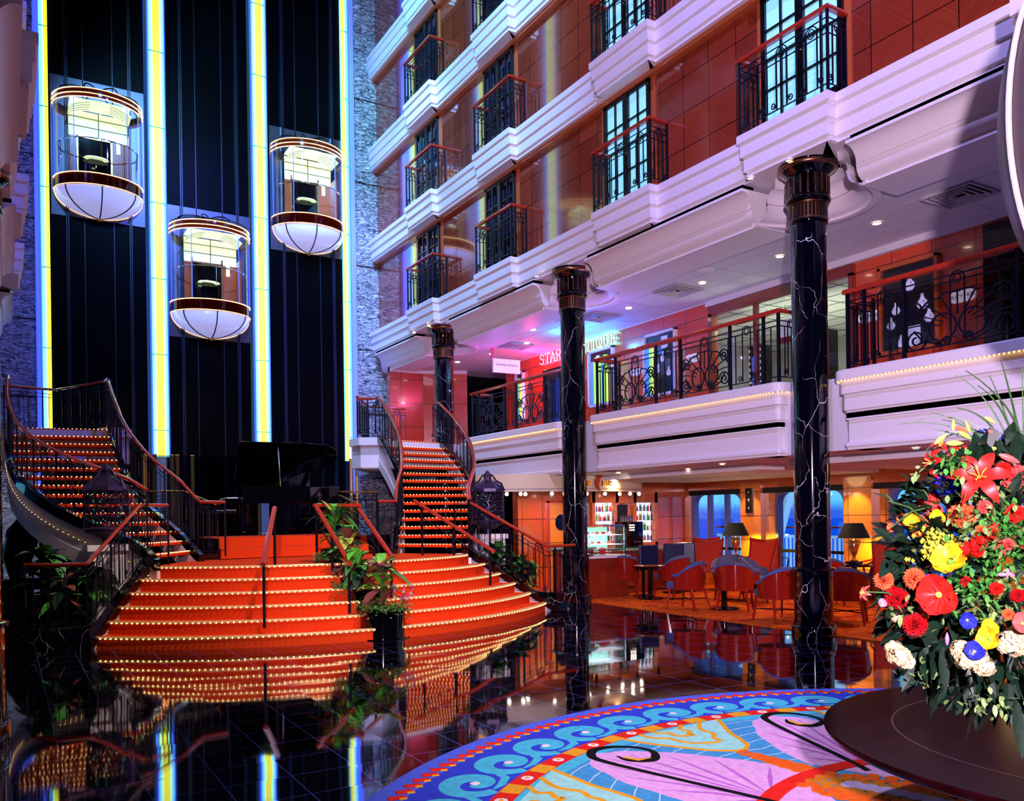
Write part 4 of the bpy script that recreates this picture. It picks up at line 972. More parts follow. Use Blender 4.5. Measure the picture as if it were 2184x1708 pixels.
for x,y,lab in ((1.2,12.95,'pale fluted marble pedestal under the left lantern'),(7.36,13.1,'pale fluted marble pedestal under the right lantern')):
    m=MB().box((-.22,-.22,0),(.22,.22,1.18)).box((-.26,-.26,1.18),(.26,.26,1.26)); 
    for k in range(6): m.box((-.2+k*.07,-.235,.1),(-.17+k*.07,-.22,1.1))
    o=m.build('lantern_pedestal','cream'); o.location=(x,y,0); tag(o,lab,'pedestal')
# dolphin sculpture, far left
o=MB().tube([(.16,17.2,.55),(.16,17.15,.95),(.25,17.1,1.35),(.42,17.05,1.62),(.62,17.0,1.70),(.78,16.95,1.62)],[.10,.24,.27,.22,.14,.04],12).tube([(.45,17.05,1.72),(.40,17.1,1.9)],[.07,.005],6).tube([(.5,16.95,1.5),(.66,16.8,1.25)],[.07,.01],6).tube([(.52,17.1,1.5),(.68,17.2,1.28)],[.07,.01],6).build('dolphin_sculpture','black_gloss',None,True)
tag(o,'black leaping dolphin sculpture against the sparkling stone wall at far left','sculpture')
o=MB().box((-.6,16.5,0),(.9,17.8,.62)).build('sculpture_base','black_gloss'); tag(o,'black base under the dolphin sculpture at far left','plinth')
o=MB().box((-.9,12.9,0),(.95,13.9,.62)).build('low_wall','black_gloss'); tag(o,'low black planter wall at far left behind the left stair railing','planter')
# ================================================================ CAFE
struct('floor',MB().box((9.0,1.0,0),(13.5,14.6,.012)),'cafe_carpet')
struct('wall_back',MB().box((8.9,14.6,0),(13.6,14.8,2.5)),'veneer_cafe')
struct(tn(),MB().box((8.9,14.57,1.93),(13.5,14.6,2.34)),'trim_wood')
# carpet flowers: flat swirls woven in red
fl=[]
def swirl(x,y,r,k):
    m=MB(); pl=lambda u,v:(x+u,y+v,.0135)
    m.tube(spiral((0,0),r,r*.2,1.6,k,pl,26),[r*.12*(1-.6*i/26) for i in range(27)],4,flat=.03)
    m.tube([pl(r*1.3*cos(k+a),r*1.3*sin(k+a)) for a in (0,.5,1.1,1.6)],[.02,.05,.05,.01],4,flat=.03); return m
m=MB(); rr=random.Random(4)
for i in range(90):
    x=9.35+(i%9)*.44+rr.uniform(-.08,.08); y=3.4+(i//9)*.92+rr.uniform(-.2,.2)+(i%2)*.4; q=swirl(x,y,rr.uniform(.15,.22),rr.random()*6); m.add(q.v,q.f)
o=m.build('carpet_swirls',mat('carpet_red',(.38,.012,.006),.95,spec=.1) and 'carpet_red',bpy.data.objects['floor.001'])
# window wall to sea
XW=13.5
WN=[(14.45,12.87,1),(12.0,10.3,2),(9.42,7.8,3),(6.8,5.2,4)]
PI_=[(12.87,12.31),(10.3,9.71),(7.8,7.2)]
m=MB().box((XW,1,0),(XW+.15,14.6,.42)).box((XW,1,2.0),(XW+.15,14.6,2.45))
for a,b in [(14.6,14.45),(12.87,12.0),(10.3,9.42),(7.8,6.8),(5.2,1.0)]: m.box((XW,b,.4),(XW+.15,a,2.05))
struct('wall_right',m,'veneer_pier')
for a,b in PI_: struct(tn(),MB().box((XW-.12,b,0),(XW,a,2.2)),'veneer_pier')
struct(tn(),MB().box((XW-.06,1,1.97),(XW,14.5,2.08)),mat('blind',(.002,.003,.01),.6) and 'blind')
struct(tn(),MB().box((XW-.08,1,2.08),(XW,14.5,2.26)),'trim_wood')
for a,b,n in WN:
    root=bpy.data.objects.new('window_%d'%(n+1),None); C.objects.link(root); root['kind']='structure'; root.location=(XW,(a+b)/2,.4); w=(a-b)/2
    m=MB(); h=1.57; R=.22
    for sg in(-1,1):
        pts=[(sg*w,h),(sg*w,0),(sg*(w-.07),0),(sg*(w-.07),h-R)]+[(sg*(w-.07-R+R*cos(q)),h-R+R*sin(q)) for q in [PI/2*k/6 for k in range(7)]]+[(sg*(w-.07-R),h)]
        n0=len(pts); m.add([(-.04,u,v) for u,v in pts]+[(.12,u,v) for u,v in pts],[tuple(range(n0)),tuple(range(n0,2*n0))[::-1]]+[(k,(k+1)%n0,n0+(k+1)%n0,n0+k) for k in range(n0)])
    for f in (-.33,.33): m.box((-.02,w*f-.035,0),(.1,w*f+.035,h))
    m.build('frame',mat('window_frame',(.14,.12,.32),.35,.3) and 'window_frame',root)
    MB().box((.0,-w,.36),(.06,w,.42)).box((.0,-w,-.02),(.1,w,.02)).build('mid_bar','black',root)
    rv=MB()
    for f in (-1,1):
        for k in range(16): rv.bead((-.045,f*(w-.035),.06+k*.098),.012)
    rv.build('rivets','chrome',root)
    MB().box((.05,-w+.02,0),(.055,w-.02,h)).build('pane','clear_glass',root)
# promenade outside
struct('floor',MB().box((13.65,-2,-.3),(17.2,22,-.02)),mat('deck_paint',(.25,.35,.5),.6) and 'deck_paint')
t=thing('promenade_railing','white ship promenade railing with pale uprights seen through the cafe windows','railing',(16.8,8,0))
m=MB()
for k in range(150): m.box((-.02,-9+k*.12,0),(.02,-8.96+k*.12,.93))
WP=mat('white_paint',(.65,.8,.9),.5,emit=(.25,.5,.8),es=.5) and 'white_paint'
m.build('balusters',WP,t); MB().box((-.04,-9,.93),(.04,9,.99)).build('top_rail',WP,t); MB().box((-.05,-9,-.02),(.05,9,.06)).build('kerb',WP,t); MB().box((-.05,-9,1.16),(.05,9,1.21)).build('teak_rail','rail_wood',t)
t=thing('lifeboat_davit','white sloping davit arm outside the first cafe window','davit',(16.3,14.6,0)); MB().prism([(-.1,-.1),(.12,-.1),(.12,.25),(-.1,.25)],0,.6).add([(-.1,-.1,.6),(.12,-.1,.6),(.12,.3,.6),(-.1,.3,.6),(-.1,-.7,2.4),(.12,-.7,2.4),(.12,-.35,2.4),(-.1,-.35,2.4)],[(0,1,5,4),(1,2,6,5),(2,3,7,6),(3,0,4,7),(4,5,6,7)]).build('arm',WP,t)
o=MB().box((17,-400,-9),(900,900,-8.9)).build('sea',mat('sea_water',(.035,.12,.75),1,spec=0) and 'sea_water'); tag(o,'deep blue sea beyond the ship railing outside the cafe windows','sea',None,'stuff')
struct('ceiling',MB().box((13.65,-2,2.5),(17.4,22,2.6)),'cream')
lamp('AREA','deck_lamp',(16.2,9,2.45),90,(.45,.75,1),(1.2,14),(16.2,9,0))
# warm ceiling trays
m=MB().sweep([(10.0,13.9),(12.9,13.9),(12.9,9.2),(10.0,9.2)],[(0,2.34),(0,2.24),(.08,2.24),(.12,2.3),(.12,2.34)],closed=True); struct(tn(),m,'ceiling_white')
m=MB().sweep([(9.7,8.4),(12.9,8.4),(12.9,3.6),(9.7,3.6)],[(0,2.34),(0,2.24),(.08,2.24),(.12,2.3),(.12,2.34)],closed=True); struct(tn(),m,'ceiling_white')
for (x,y,z,e) in ((13.05,12.6,2.2,22),(13.05,10.0,2.2,26),(13.05,7.5,2.2,22)): lamp('SPOT','pier_light',(x,y,z),e*3.2,(1,.6,.16),.03,(13.42,y,.6),75,.5)
for (x,y) in ((10.3,13.2),(11.6,12.6),(12.4,13.6),(11.2,10.3),(12.6,10.2),(10.2,8.2),(12,7.2),(11,5.2)): lamp('SPOT','cafe_downlight',(x,y,2.3),62,(1,.62,.34),.05,(x,y,0),125,.7)
lamp('POINT','cove_lamp',(11.4,11.5,2.28),7,(1,.65,.3),.2); lamp('POINT','cove_lamp',(11.2,6,2.28),7,(1,.65,.3),.2)
# cafe canopy with raised lettering
arcp=[]
for k in range(25):
    a=PI*(1.02+.96*k/24); arcp.append((9.74+2.0*cos(a),14.4+1.2*sin(a)))
t=thing('cafe_canopy','curved cream canopy with the cafe name over the serving counter','canopy',(0,0,0))
m=MB().sweep(arcp,[(0,2.36),(0,2.03),(-.1,2.03),(-.1,2.36)]); m.build('fascia',mat('canopy_cream',(.7,.58,.4),.5) and 'canopy_cream',t,True)
MB().prism(arcp+[(11.97,14.6),(7.73,14.6)],2.06,2.09).build('soffit','cream',t)
for nm,bd,x,sz in (('lettering','e',9.56,.2),('lettering','afe',9.93,.21)): text(nm,bd,'brass',sz,(x,13.14,2.14),(PI/2,0,.05),t,.03)
mb=MB(); n=26; vs=[]
for k in range(n+1):
    a=PI*.42+PI*1.02*k/n; w_=.065*sin(PI*min(1,k/n*1.0+.02)); r=.15; 
    for rr_ in (r+w_*.2,r-w_*1.3):
        for d in (0,-.05): vs.append((9.92+rr_*cos(a),13.16+d,2.19+rr_*1.05*sin(a)))
mb.add(vs,[(k*4+j,k*4+4+j,k*4+4+(j^1 if j in(0,1) else j),0) for k in [] for j in (0,)])
fs=[]
for k in range(n): A=k*4;B=A+4; fs+=[(A,A+1,B+1,B),(A+2,A+3,B+3,B+2),(A,A+2,B+2,B),(A+1,A+3,B+3,B+1)]
mb.f=fs; mb.build('crescent_letter','rail_wood',t)
for k,(x,y) in enumerate(((8.2,13.85),(8.45,13.75),(8.65,13.9),(9.0,13.5),(9.9,13.6),(10.35,13.6),(10.8,13.7),(10.95,13.55),(11.35,13.75))):
    t=thing('spotlight','small bright round spotlight under the curved cream cafe canopy','spotlight',(x,y,2.06),0,'spotlights under the cafe canopy')
    MB().tube([(0,0,0),(0,0,-.04)],.012,6).build('stem','chrome',t); MB().sphere((0,0,-.07),.035,10,7).build('bulb',mat('spot_glow',(1,.9,.8),.4,emit=(1,.85,.7),es=9) and 'spot_glow',t,True)
lamp('SPOT','canopy_lamp',(9.4,13.6,2.03),60,(1,.7,.42),.04,(9.4,14.3,0),140,.6); lamp('SPOT','canopy_lamp',(11.2,13.7,2.03),60,(1,.7,.42),.04,(11.2,14.4,0),140,.6); lamp('SPOT','sign_lamp',(9.9,12.3,2.2),2.5,(1,.8,.5),.05,(9.9,13.2,2.2),120,.9)
# back bar niches with bottles
t=thing('back_bar','wood back bar with glowing niches of bottles behind the cafe counter','shelving',(11.2,14.55,0))
NG=mat('niche_glow',(.9,.92,1),.5,emit=(.8,.88,1),es=.75) and 'niche_glow'
nic=[(10.75,11.25),(11.86,12.34)]
m=MB()
for x in (10.68,11.31,11.8,12.4): m.box((x-11.2-.04,-.12,0),(x-11.2+.04,.05,2.05))
m.box((-.6,-.12,1.82),(1.3,.05,2.05)).box((-.6,-.12,0),(1.3,.05,.95)).box((.11,-.1,.9),(.6,.0,1.0)); m.build('wood_frame','trim_wood',t)
for a,b in nic:
    s_=MB().box((a-11.2,.0,.95),(b-11.2,.03,1.82)).build('lit_back',NG,t)
    m=MB()
    for z in (1.0,1.22,1.44,1.64): m.box((a-11.2,-.14,z-.008),(b-11.2,.0,z))
    m.build('glass_shelves','chrome',t)
rr=random.Random(11); BC=[('bottle_amber',(.55,.13,.01)),('bottle_green',(.02,.25,.06)),('bottle_blue',(.03,.1,.7)),('bottle_red',(.6,.01,.02)),('bottle_clear',(.7,.75,.8)),('bottle_dark',(.02,.005,.005))]
for n,c in BC: mat(n,c,.08,coat=.6,emit=c,es=.12)
proto={}
LBL=('left niche of the back bar','right niche of the back bar'); SH=('bottom','second','third','top')
for ni,(a,b) in enumerate(nic):
    for si,z in enumerate((1.0,1.22,1.44,1.64)):
        k=0; x=a+.04
        while x<b-.03:
            n,c=rr.choice(BC); hgt=rr.choice((.12,.15,.17)) 
            key=(n,hgt)
            if key not in proto:
                me=MB().lathe([(.001,0),(.018,0),(.02,.01),(.02,hgt*.6),(.008,hgt*.75),(.007,hgt),(.001,hgt)],n=10)
                o=me.build('bottle',n,None,True); proto[key]=o
            else: o=proto[key].copy(); C.objects.link(o)
            o.location=(x,14.48-.02*(k%2),z)
            tag(o,'small %s bottle on the %s shelf in the %s'%(n.split('_')[1],SH[si],LBL[ni]),'bottle','bottles in the back bar niches'); k+=1; x+=rr.uniform(.045,.06)
o=MB().box((11.3,14.42,1.02),(11.58,14.52,1.78)).build('dark_panel','black'); tag(o,'tall black panel between the two bottle niches','panel')
# door with porthole, left of the counter
root=bpy.data.objects.new('door_30',None); C.objects.link(root); root['kind']='structure'; root.location=(9.9,14.57,0)
MB().box((-.26,-.03,0),(.26,.03,1.83)).build('leaf','veneer_pier',root); MB().box((-.3,-.02,0),(-.26,.03,1.87)).box((.26,-.02,0),(.3,.03,1.87)).box((-.3,-.02,1.83),(.3,.03,1.87)).build('frame','rail_wood',root)
MB().lathe([(.001,0),(.13,0),(.135,.01),(.13,.02),(.001,.02)],n=28).map(lambda p:Vector((p.x,-.03-p.z,p.y*1.25+1.42))).build('porthole','black_gloss',root,True); MB().sphere((-.2,-.06,.95),.022,10,6).build('knob','brass',root,True)
# counters
t=thing('pastry_case','glass pastry display case on a wooden base, right of the middle marble column','display case',(9.72,12.95,0))
MB().box((-.55,-.3,0),(.45,.4,.78)).build('base','counter_wood',t); MB().box((-.57,-.32,.76),(.47,.42,.80)).build('base_top','cream',t)
MB().box((-.5,-.24,.82),(.4,.3,1.36)).build('glass','clear_glass',t)
m=MB()
for x in(-.5,.4):
    for y in(-.24,.3): m.box((x-.012,y-.012,.8),(x+.012,y+.012,1.37))
m.box((-.51,-.25,1.35),(.41,-.22,1.38)).box((-.51,.29,1.35),(.41,.31,1.38)).box((-.51,-.25,.9),(.41,-.23,.92)); m.build('frame','chrome',t)
m=MB().box((-.48,-.2,1.0),(.38,.28,1.01)).box((-.48,-.2,1.18),(.38,.28,1.19)); m.build('shelves',NG,t); MB().box((-.48,.27,.84),(.38,.29,1.33)).build('lit_back',mat('case_back',(.3,.8,.6),.5,emit=(.35,.8,.6),es=.5) and 'case_back',t)
for k in range(14):
    m=MB().sphere((0,0,.03),.04,8,6,(1,1,.7)); o=m.build('pastry',('bottle_amber','bottle_red','cream')[k%3],None,True); o.location=(9.34+.115*(k%7),12.95+.05*(k%2),1.192 if k<7 else 1.012)
    tag(o,'%s pastry from the left on the %s shelf of the glass display case'%(('first','second','third','fourth','fifth','sixth','last')[k%7],('upper','lower')[k//7]),'pastry','pastries in the glass case')
o=MB().lathe([(.001,0),(.05,0),(.17,.05),(.18,.06),(.001,.03)],n=20).sphere((0,0,.09),.09,10,7,(1,1,.5)).build('fruit_dish','bottle_red',None,True); o.location=(9.7,12.85,.82); tag(o,'dish of red fruit at the front of the pastry case','dish')
t=thing('coffee_machine','black coffee machine with small lit buttons between pastry case and bottle niche','coffee machine',(11.0,13.65,.9))
MB().box((-.22,-.2,0),(.2,.2,.52)).build('body','black_gloss',t,bevel=.01); m=MB()
for i in range(3):
    for j in range(3): m.box((-.16+i*.05,-.205,.34+j*.05),(-.13+i*.05,-.2,.36+j*.05))
m.build('buttons','spot_glow',t); MB().box((-.1,-.26,.1),(.1,-.2,.12)).build('drip_tray','chrome',t)
for k in range(5):
    o=MB().lathe([(.02,0),(.026,0),(.03,.12),(.027,.12),(.022,.01),(.001,.01)],n=12).build('drinking_glass','chrome',None,True); o.location=(10.85+.065*k,13.7,1.42); tag(o,'%s of the glasses standing on the coffee machine'%('leftmost','second from left','middle','second from right','rightmost')[k],'glass','glasses on the coffee machine')
t=thing('bar_counter','curved dark wooden bar counter with glass top behind the bar stools','counter',(0,0,0))
bp=[(10.45,13.1),(11.2,13.15),(12.0,13.25),(12.3,13.4),(12.3,13.9),(10.45,13.7)]
MB().prism(bp,0,.86).build('front','counter_wood',t); MB().prism([(10.42,13.02),(11.2,13.05),(12.0,13.15),(12.36,13.3),(12.36,13.95),(10.42,13.75)],.86,.9).build('top',mat('green_glass',(.2,.4,.35),.05,coat=.8) and 'green_glass',t)
for k,(x,y,rz) in enumerate(((10.4,12.5,-.2),(11.25,12.65,-.55),(11.75,12.8,-.8))):
    t=thing('bar_stool','%s bar stool with high square dark back at the bar counter'%('left','middle','right')[k],'bar stool',(x,y,0.012),rz,'bar stools at the counter')
    MB().box((-.2,-.2,.5),(.2,.2,.58)).build('seat','black',t,bevel=.02); MB().box((-.2,-.24,.56),(.2,-.18,.98)).build('backrest','stool_back' if 'stool_back' in MT else (mat('stool_back',(.004,.01,.08),.3,coat=.3) and 'stool_back'),t,bevel=.02)
    MB().lathe([(.001,0),(.2,0),(.2,.02),(.03,.04),(.03,.5)],n=20).build('pedestal','black_gloss',t,True)
# reception shelf with flowers
t=thing('service_desk','wooden service desk with curved green top behind the right stair railing','desk',(9.1,12.95,0)); MB().lathe([(.001,0),(.4,0),(.4,.93),(.001,.93)],n=28,sx=1.1,sy=.6).build('body','counter_wood',t,True); MB().lathe([(.001,.93),(.46,.93),(.47,.95),(.46,.97),(.001,.97)],n=28,sx=1.1,sy=.6).build('top','green_glass',t,True)
# ---- barrel chairs
SEATF=mat('blue_grey_fabric',(.075,.085,.22),.8) and 'blue_grey_fabric'; CW=mat('chair_wood',(.30,.012,.006),.14,coat=.6,vary=.1,bscale=12) and 'chair_wood'
def barrel(x,y,rz,label):
    "open side faces +y before turning"
    t=thing('barrel_chair',label,'chair',(x,y,.012),rz)
    n=26; a0=PI*.86; a1=PI*2.14
    def shell(r,zb,off):
        pts=[]
        for k in range(n+1):
            a=a0+(a1-a0)*k/n; back=max(0,-sin(a)); zt=.56+.20*back**.7+off; pts.append((r*cos(a),r*sin(a)*.95,zb,zt))
        return pts
    O=shell(.30,.33,0); I=shell(.275,.33,0); m=MB(); vs=[]; 
    for (p,q) in zip(O,I): vs+=[(p[0]*.93,p[1]*.93,p[2]),(p[0]*1.04,p[1]*1.04,p[3]),(q[0]*1.04,q[1]*1.04,q[3]),(q[0]*.93,q[1]*.93,q[2])]
    fs=[]
    for k in range(n): fs+=[(k*4+j,k*4+4+j,k*4+4+(j+1)%4,k*4+(j+1)%4) for j in range(4)]
    fs+=[(0,1,2,3),(n*4+3,n*4+2,n*4+1,n*4)]; m.add(vs,fs); m.build('wooden_shell',CW,t,True)
    m=MB(); J=shell(.235,.42,.035); K=shell(.275,.42,.035); vs=[]
    for (p,q) in zip(K,J): vs+=[(p[0]*.97,p[1]*.97,p[2]),(p[0]*1.06,p[1]*1.06,p[3]-.012),(q[0]*1.03,q[1]*1.03,q[3]),(q[0],q[1],q[2])]
    m.add(vs,fs); m.build('upholstered_back',SEATF,t,True)
    m=MB().tube([(p[0]*1.045,p[1]*1.045,p[3]-.004) for p in O],.011,6); m.build('piping',mat('piping_blue',(.05,.12,.5),.6) and 'piping_blue',t,True)
    MB().prism([(p[0]*.9,p[1]*.9) for p in I]+[(.2,.3),(-.2,.3)],.33,.45).build('seat_cushion',SEATF,t,bevel=.02)
    for sx_ in(-1,1):
        MB().tube([(sx_*.2,-.17,.35),(sx_*.25,-.27,0)],[.026,.017],4).build('leg',CW,t)
        MB().tube([(sx_*.22,.2,.36),(sx_*.25,.25,0)],[.026,.017],4).build('leg',CW,t)
    MB().tube([(-.23,-.23,.17),(.24,.23,.17)],.009,5).tube([(.23,-.23,.17),(-.24,.23,.17)],.009,5).build('stretchers','black',t)
BCH=[((1332,1272),-.25,'leftmost barrel chair, its red wooden back toward the marble floor'),((1468,1300),.75,'barrel chair in front of the cane armchair, wooden back turned to the left'),((1437,1276),.5,'barrel chair half hidden behind its neighbour near the bar stools'),((1568,1303),-.5,'barrel chair in the centre, back toward the viewer, beside the round table'),((1660,1326),.25,'barrel chair just left of the nearest marble column, largest in view'),((1806,1330),-.55,'barrel chair just right of the nearest marble column'),((1556,1278),2.8,'barrel chair facing the viewer behind the round table'),((1615,1285),-2.2,'barrel chair with sloping grey back left of the nearest column'),((1760,1290),-.2,'barrel chair mostly hidden behind the nearest marble column')]
for (px,py),rz,lab in BCH:
    p=atz(px,py,0); barrel(p.x,p.y,rz+ -.45,lab)
def round_table(px,py,lab):
    p=atz(px,py,0); t=thing('round_table',lab,'table',(p.x,p.y,.012)); MB().lathe([(.001,0),(.24,0),(.24,.02),(.05,.04),(.045,.6),(.001,.6)],n=28).build('pedestal','black_gloss',t,True); MB().lathe([(.001,.6),(.3,.6),(.32,.615),(.3,.63),(.001,.63)],n=32).build('top','counter_wood',t,True)
round_table(1388,1278,'round dark pedestal table beside the leftmost barrel chair'); round_table(1545,1300,'round dark pedestal table in the middle of the barrel chairs'); round_table(1735,1318,'round dark pedestal table partly behind the nearest column')
# cane-back armchairs
CANE=mat('red_cane',(.5,.035,.008),.5,bump=.5,bscale=160) and 'red_cane'
def armchair(px,py,rz,lab):
    p=atz(px,py,0); t=thing('cane_armchair',lab,'armchair',(p.x,p.y,.012),rz)
    m=MB(); vs=[]; n=8
    for k in range(n+1):
        u=-1+2*k/n; zt=.98+.05*abs(u)**2.2; 
        vs+=[(u*.27,-.33-.03*(1-u*u)-.1,zt),(u*.22,-.25,.42),(u*.22,-.28,.42),(u*.27,-.36-.03*(1-u*u)-.1,zt)]
    fs=[(k*4+j,k*4+4+j,k*4+4+(j+1)%4,k*4+(j+1)%4) for k in range(n) for j in range(4)]+[(0,1,2,3),(n*4+3,n*4+2,n*4+1,n*4)]
    m.add(vs,fs).build('cane_back',CANE,t,True)
    f=MB().tube([(-.29,-.5,1.06),(-.27,-.42,.8),(-.23,-.28,.42),(-.25,-.34,0)],.02,6).tube([(.29,-.5,1.06),(.27,-.42,.8),(.23,-.28,.42),(.25,-.34,0)],.02,6).tube([(-.28,-.47,1.03),(0,-.46,.99),(.28,-.47,1.03)],.018,6); f.build('back_frame',CW,t,True)
    MB().box((-.25,-.28,.36),(.25,.28,.46)).build('seat_cushion',SEATF,t,bevel=.03)
    for s_ in(-1,1):
        MB().tube([(s_*.27,-.4,.72),(s_*.32,-.1,.64),(s_*.34,.2,.62),(s_*.33,.3,.58),(s_*.29,.26,.3)],.018,6).build('arm',CW,t,True); MB().tube([(s_*.25,.27,.38),(s_*.26,.29,0)],[.025,.016],6).build('leg',CW,t)
for px,py,rz,lab in ((1508,1258,-.2,'cane-backed red armchair in front of the first window'),(1490,1248,.1,'cane-backed red armchair partly hidden behind another near the first window'),(1604,1262,.2,'cane-backed red armchair in front of the left orange pier'),(1642,1256,-.5,'cane-backed red armchair with curved arm near the second window'),(1840,1275,.6,'cane-backed red armchair turned away under the right table lamp'),(1892,1285,-.3,'wide cane-backed red armchair nearest the flowers'),(1975,1262,0,'cane-backed red armchair seen through the flower arrangement')):
    armchair(px,py,rz-.5,lab)
# table lamps
def onx(px,py,X):
    p=at(px,py,1.); s_=X/p.x; return Vector((X,p.y*s_,H+(p.z-H)*s_))
for (px,lab,lab2) in ((1569,'brass urn table lamp with wide black shade before the left orange pier','black side table under the left brass lamp'),(1821,'brass urn table lamp with wide black shade before the right orange pier','black side table under the right brass lamp')):
    p=onx(px,1150,12.75)
    t=thing('side_table',lab2,'table',(p.x,p.y,.012)); MB().lathe([(.001,.6),(.36,.6),(.36,.63),(.001,.63)],n=28).build('top','black_gloss',t,True); MB().lathe([(.001,0),(.2,0),(.2,.03),(.05,.06),(.05,.6)],n=20).build('pedestal','black_gloss',t,True)
    t=thing('table_lamp',lab,'lamp',(p.x,p.y,.645))
    MB().box((-.1,-.1,0),(.1,.1,.05)).build('plinth','black',t); MB().lathe([(.001,.05),(.06,.05),(.07,.07),(.03,.09),(.025,.13),(.06,.2),(.085,.3),(.09,.38),(.07,.41),(.05,.43),(.02,.45),(.012,.5),(.012,.56)],n=28).build('urn','brass',t,True)
    m=MB()
    for sg in(-1,1): m.tube([(0,sg*.06,.3),(0,sg*.12,.36),(0,sg*.11,.42),(0,sg*.07,.41)],.009,6)
    m.build('handles','brass',t,True); MB().lathe([(.27,.46),(.15,.72),(.147,.72),(.267,.46)],n=36).build('shade',mat('shade_black',(.006,.012,.01),.8) and 'shade_black',t,True)
    MB().sphere((0,0,.56),.035,10,6).build('bulb','spot_glow',t); lamp('POINT','table_lamp_light',(p.x,p.y,1.25),5,(1,.75,.25),.02)
    lamp('SPOT','table_lamp_light',(p.x+.1,p.y,1.1),80,(1,.8,.05),.03,(13.42,p.y-.1,.6),110,.6)
# wall ornament on the left pier
t=thing('wall_ornament','narrow black framed ornament hung on the left orange pier','wall art',(XW-.13,12.6,1.56)); MB().box((-.03,-.09,0),(0,.09,.52)).build('panel','black',t); 
m=MB()
for z,s_ in ((.43,.04),(.27,.04),(.1,.035)): m.sphere((-.035,0,z),s_,8,6,(.3,.8,.8))
m.build('reliefs','chrome',t,True)
# ================================================================ RUG
for n,c in (('rug_blue',(.035,.06,.62)),('rug_edge',(.09,.15,.8)),('rug_cyan',(.07,.55,.72)),('rug_red',(.8,.02,.012)),('rug_orange',(.85,.13,.01)),('rug_gold',(.85,.40,.02)),('rug_pink',(.78,.42,.78)),('rug_mauve',(.5,.16,.62)),('rug_sky',(.06,.34,.66)),('rug_pale',(.35,.8,.72)),('rug_black',(.004,.004,.006)),('rug_white',(.9,.8,.8)),('rug_lilac',(.6,.5,.85)),('rug_ochre',(.62,.20,.012)),('rug_line',(.5,.75,.85))): mat(n,c,.9,spec=.1,vary=.13,bscale=22)
RC=(4.32,1.85)
rug=thing('medallion_rug','huge round blue rug with cyan wave scrolls and pink shells','rug',(RC[0],RC[1],0))
def pol(r,deg): a=math.radians(deg); return (r*cos(a),r*sin(a))
def flat(mb,poly,z): mb.add([(x,y,z) for x,y in poly],[tuple(range(len(poly)))]); return mb
def smooth(L,ws,k=2):
    for _ in range(k):
        n=[L[0]];w=[ws[0]]
        for i in range(len(L)-1):
            for f in (.25,.75): n.append(tuple(a+(b-a)*f for a,b in zip(L[i],L[i+1]))); w.append(ws[i]+(ws[i+1]-ws[i])*f)
        n.append(L[-1]); w.append(ws[-1]); L,ws=n,w
    return L,ws
def ring(mb,r0,r1,z,n=120,a0=0,a1=360):
    for k in range(n):
        A=a0+(a1-a0)*k/n; B=a0+(a1-a0)*(k+1)/n
        mb.add([(*pol(r0,A),z),(*pol(r0,B),z),(*pol(r1,B),z),(*pol(r1,A),z)],[(0,3,2,1)])
    return mb
m=MB().lathe([(.001,.001),(3.70,.001),(3.71,.006),(3.70,.012),(.001,.012)],n=160); m.build('border','rug_edge',rug)
ring(MB(),3.03,3.50,.0135).build('wave_ground','rug_blue',rug)
m=MB(); m2=MB()
for k in range(200):
    A=k*1.8; m.tube([(*pol(3.51,A),.014),(*pol(3.59,A+1.0),.014)],[.028,.028],5,flat=.25); m2.tube([(*pol(3.50,A+.2),.0135),(*pol(3.53,A+.7),.0135)],[.024,.024],5,flat=.22)
m.build('rope_band','rug_red',rug); m2.build('rope_edge','rug_gold',rug)
m=MB(); me_=MB()
for k in range(45):
    A=95.1+8.13*k-8.13*22
    def pl(u,v,A=A): return (*pol(3.22+v,A-math.degrees(u/3.22)),.0155)
    R=.215; n=34; pts=[];ws=[]
    for i in range(n+1):
        t=i/n; a=math.radians(250)-2*PI*1.18*t ; r=.165*(1-t)**.8+.02
        pts.append(pl(-.015+r*cos(a)*1.12,r*sin(a)*.95)); ws.append(.016+.078*sin(PI*min(1,.12+t*.88))**.8)
    m.tube(pts,ws,4,flat=.02)
    q=[pl(.225-.46*0+.02,.05),pl(.24,-.05),pl(.17,-.145),pl(.02,-.165),pl(-.07,-.155)]
    m.tube([pl(.30,.13),pl(.24,.06),pl(.235,-.04),pl(.17,-.13),pl(.04,-.16),pl(-.06,-.15)],[.008,.028,.036,.04,.035,.012],4,flat=.02)
    me_.lathe([(.001,.0022),(.03,.002),(.031,.0)],c=pl(0,-.005),n=10)
m.build('wave_scrolls','rug_cyan',rug); me_.build('wave_eyes','rug_white',rug)
ring(MB(),2.90,3.03,.014).build('red_band','rug_red',rug)
m=MB(); f=MB(); fc=MB()
for k in range(44):
    A=91.1+8.18*k
    for j in range(5): ring(m,2.905,3.025,.0145+.0002*j,1,A+2.6+.3*j,A+5.6-.3*j)
    for q in range(8):
        a=q*PI/4; c=pol(2.965,A); f.lathe([(.001,.002),(.013,.0015),(.014,0)],c=(c[0]+.026*cos(a),c[1]+.026*sin(a),.0155),n=8)
    fc.lathe([(.001,.002),(.014,.0015),(.015,0)],c=(*pol(2.965,A),.018),n=8)
m.build('gold_patches','rug_gold',rug); f.build('white_flowers','rug_white',rug); fc.build('flower_hearts','rug_gold',rug)
ring(MB(),0.0,2.90,.0130).build('field','rug_sky',rug)
ring(MB(),2.80,2.90,.0136).build('field_edge','rug_cyan',rug)
m=MB()
for r in [1.7+.145*k for k in range(8)]:
    for k in range(20):
        A=k*18; m.tube([(*pol(r+.05*abs(sin(PI*j/6)),A+18*j/6),.0138) for j in range(7)],.006,3,flat=.1)
m.build('water_lines','rug_line',rug)
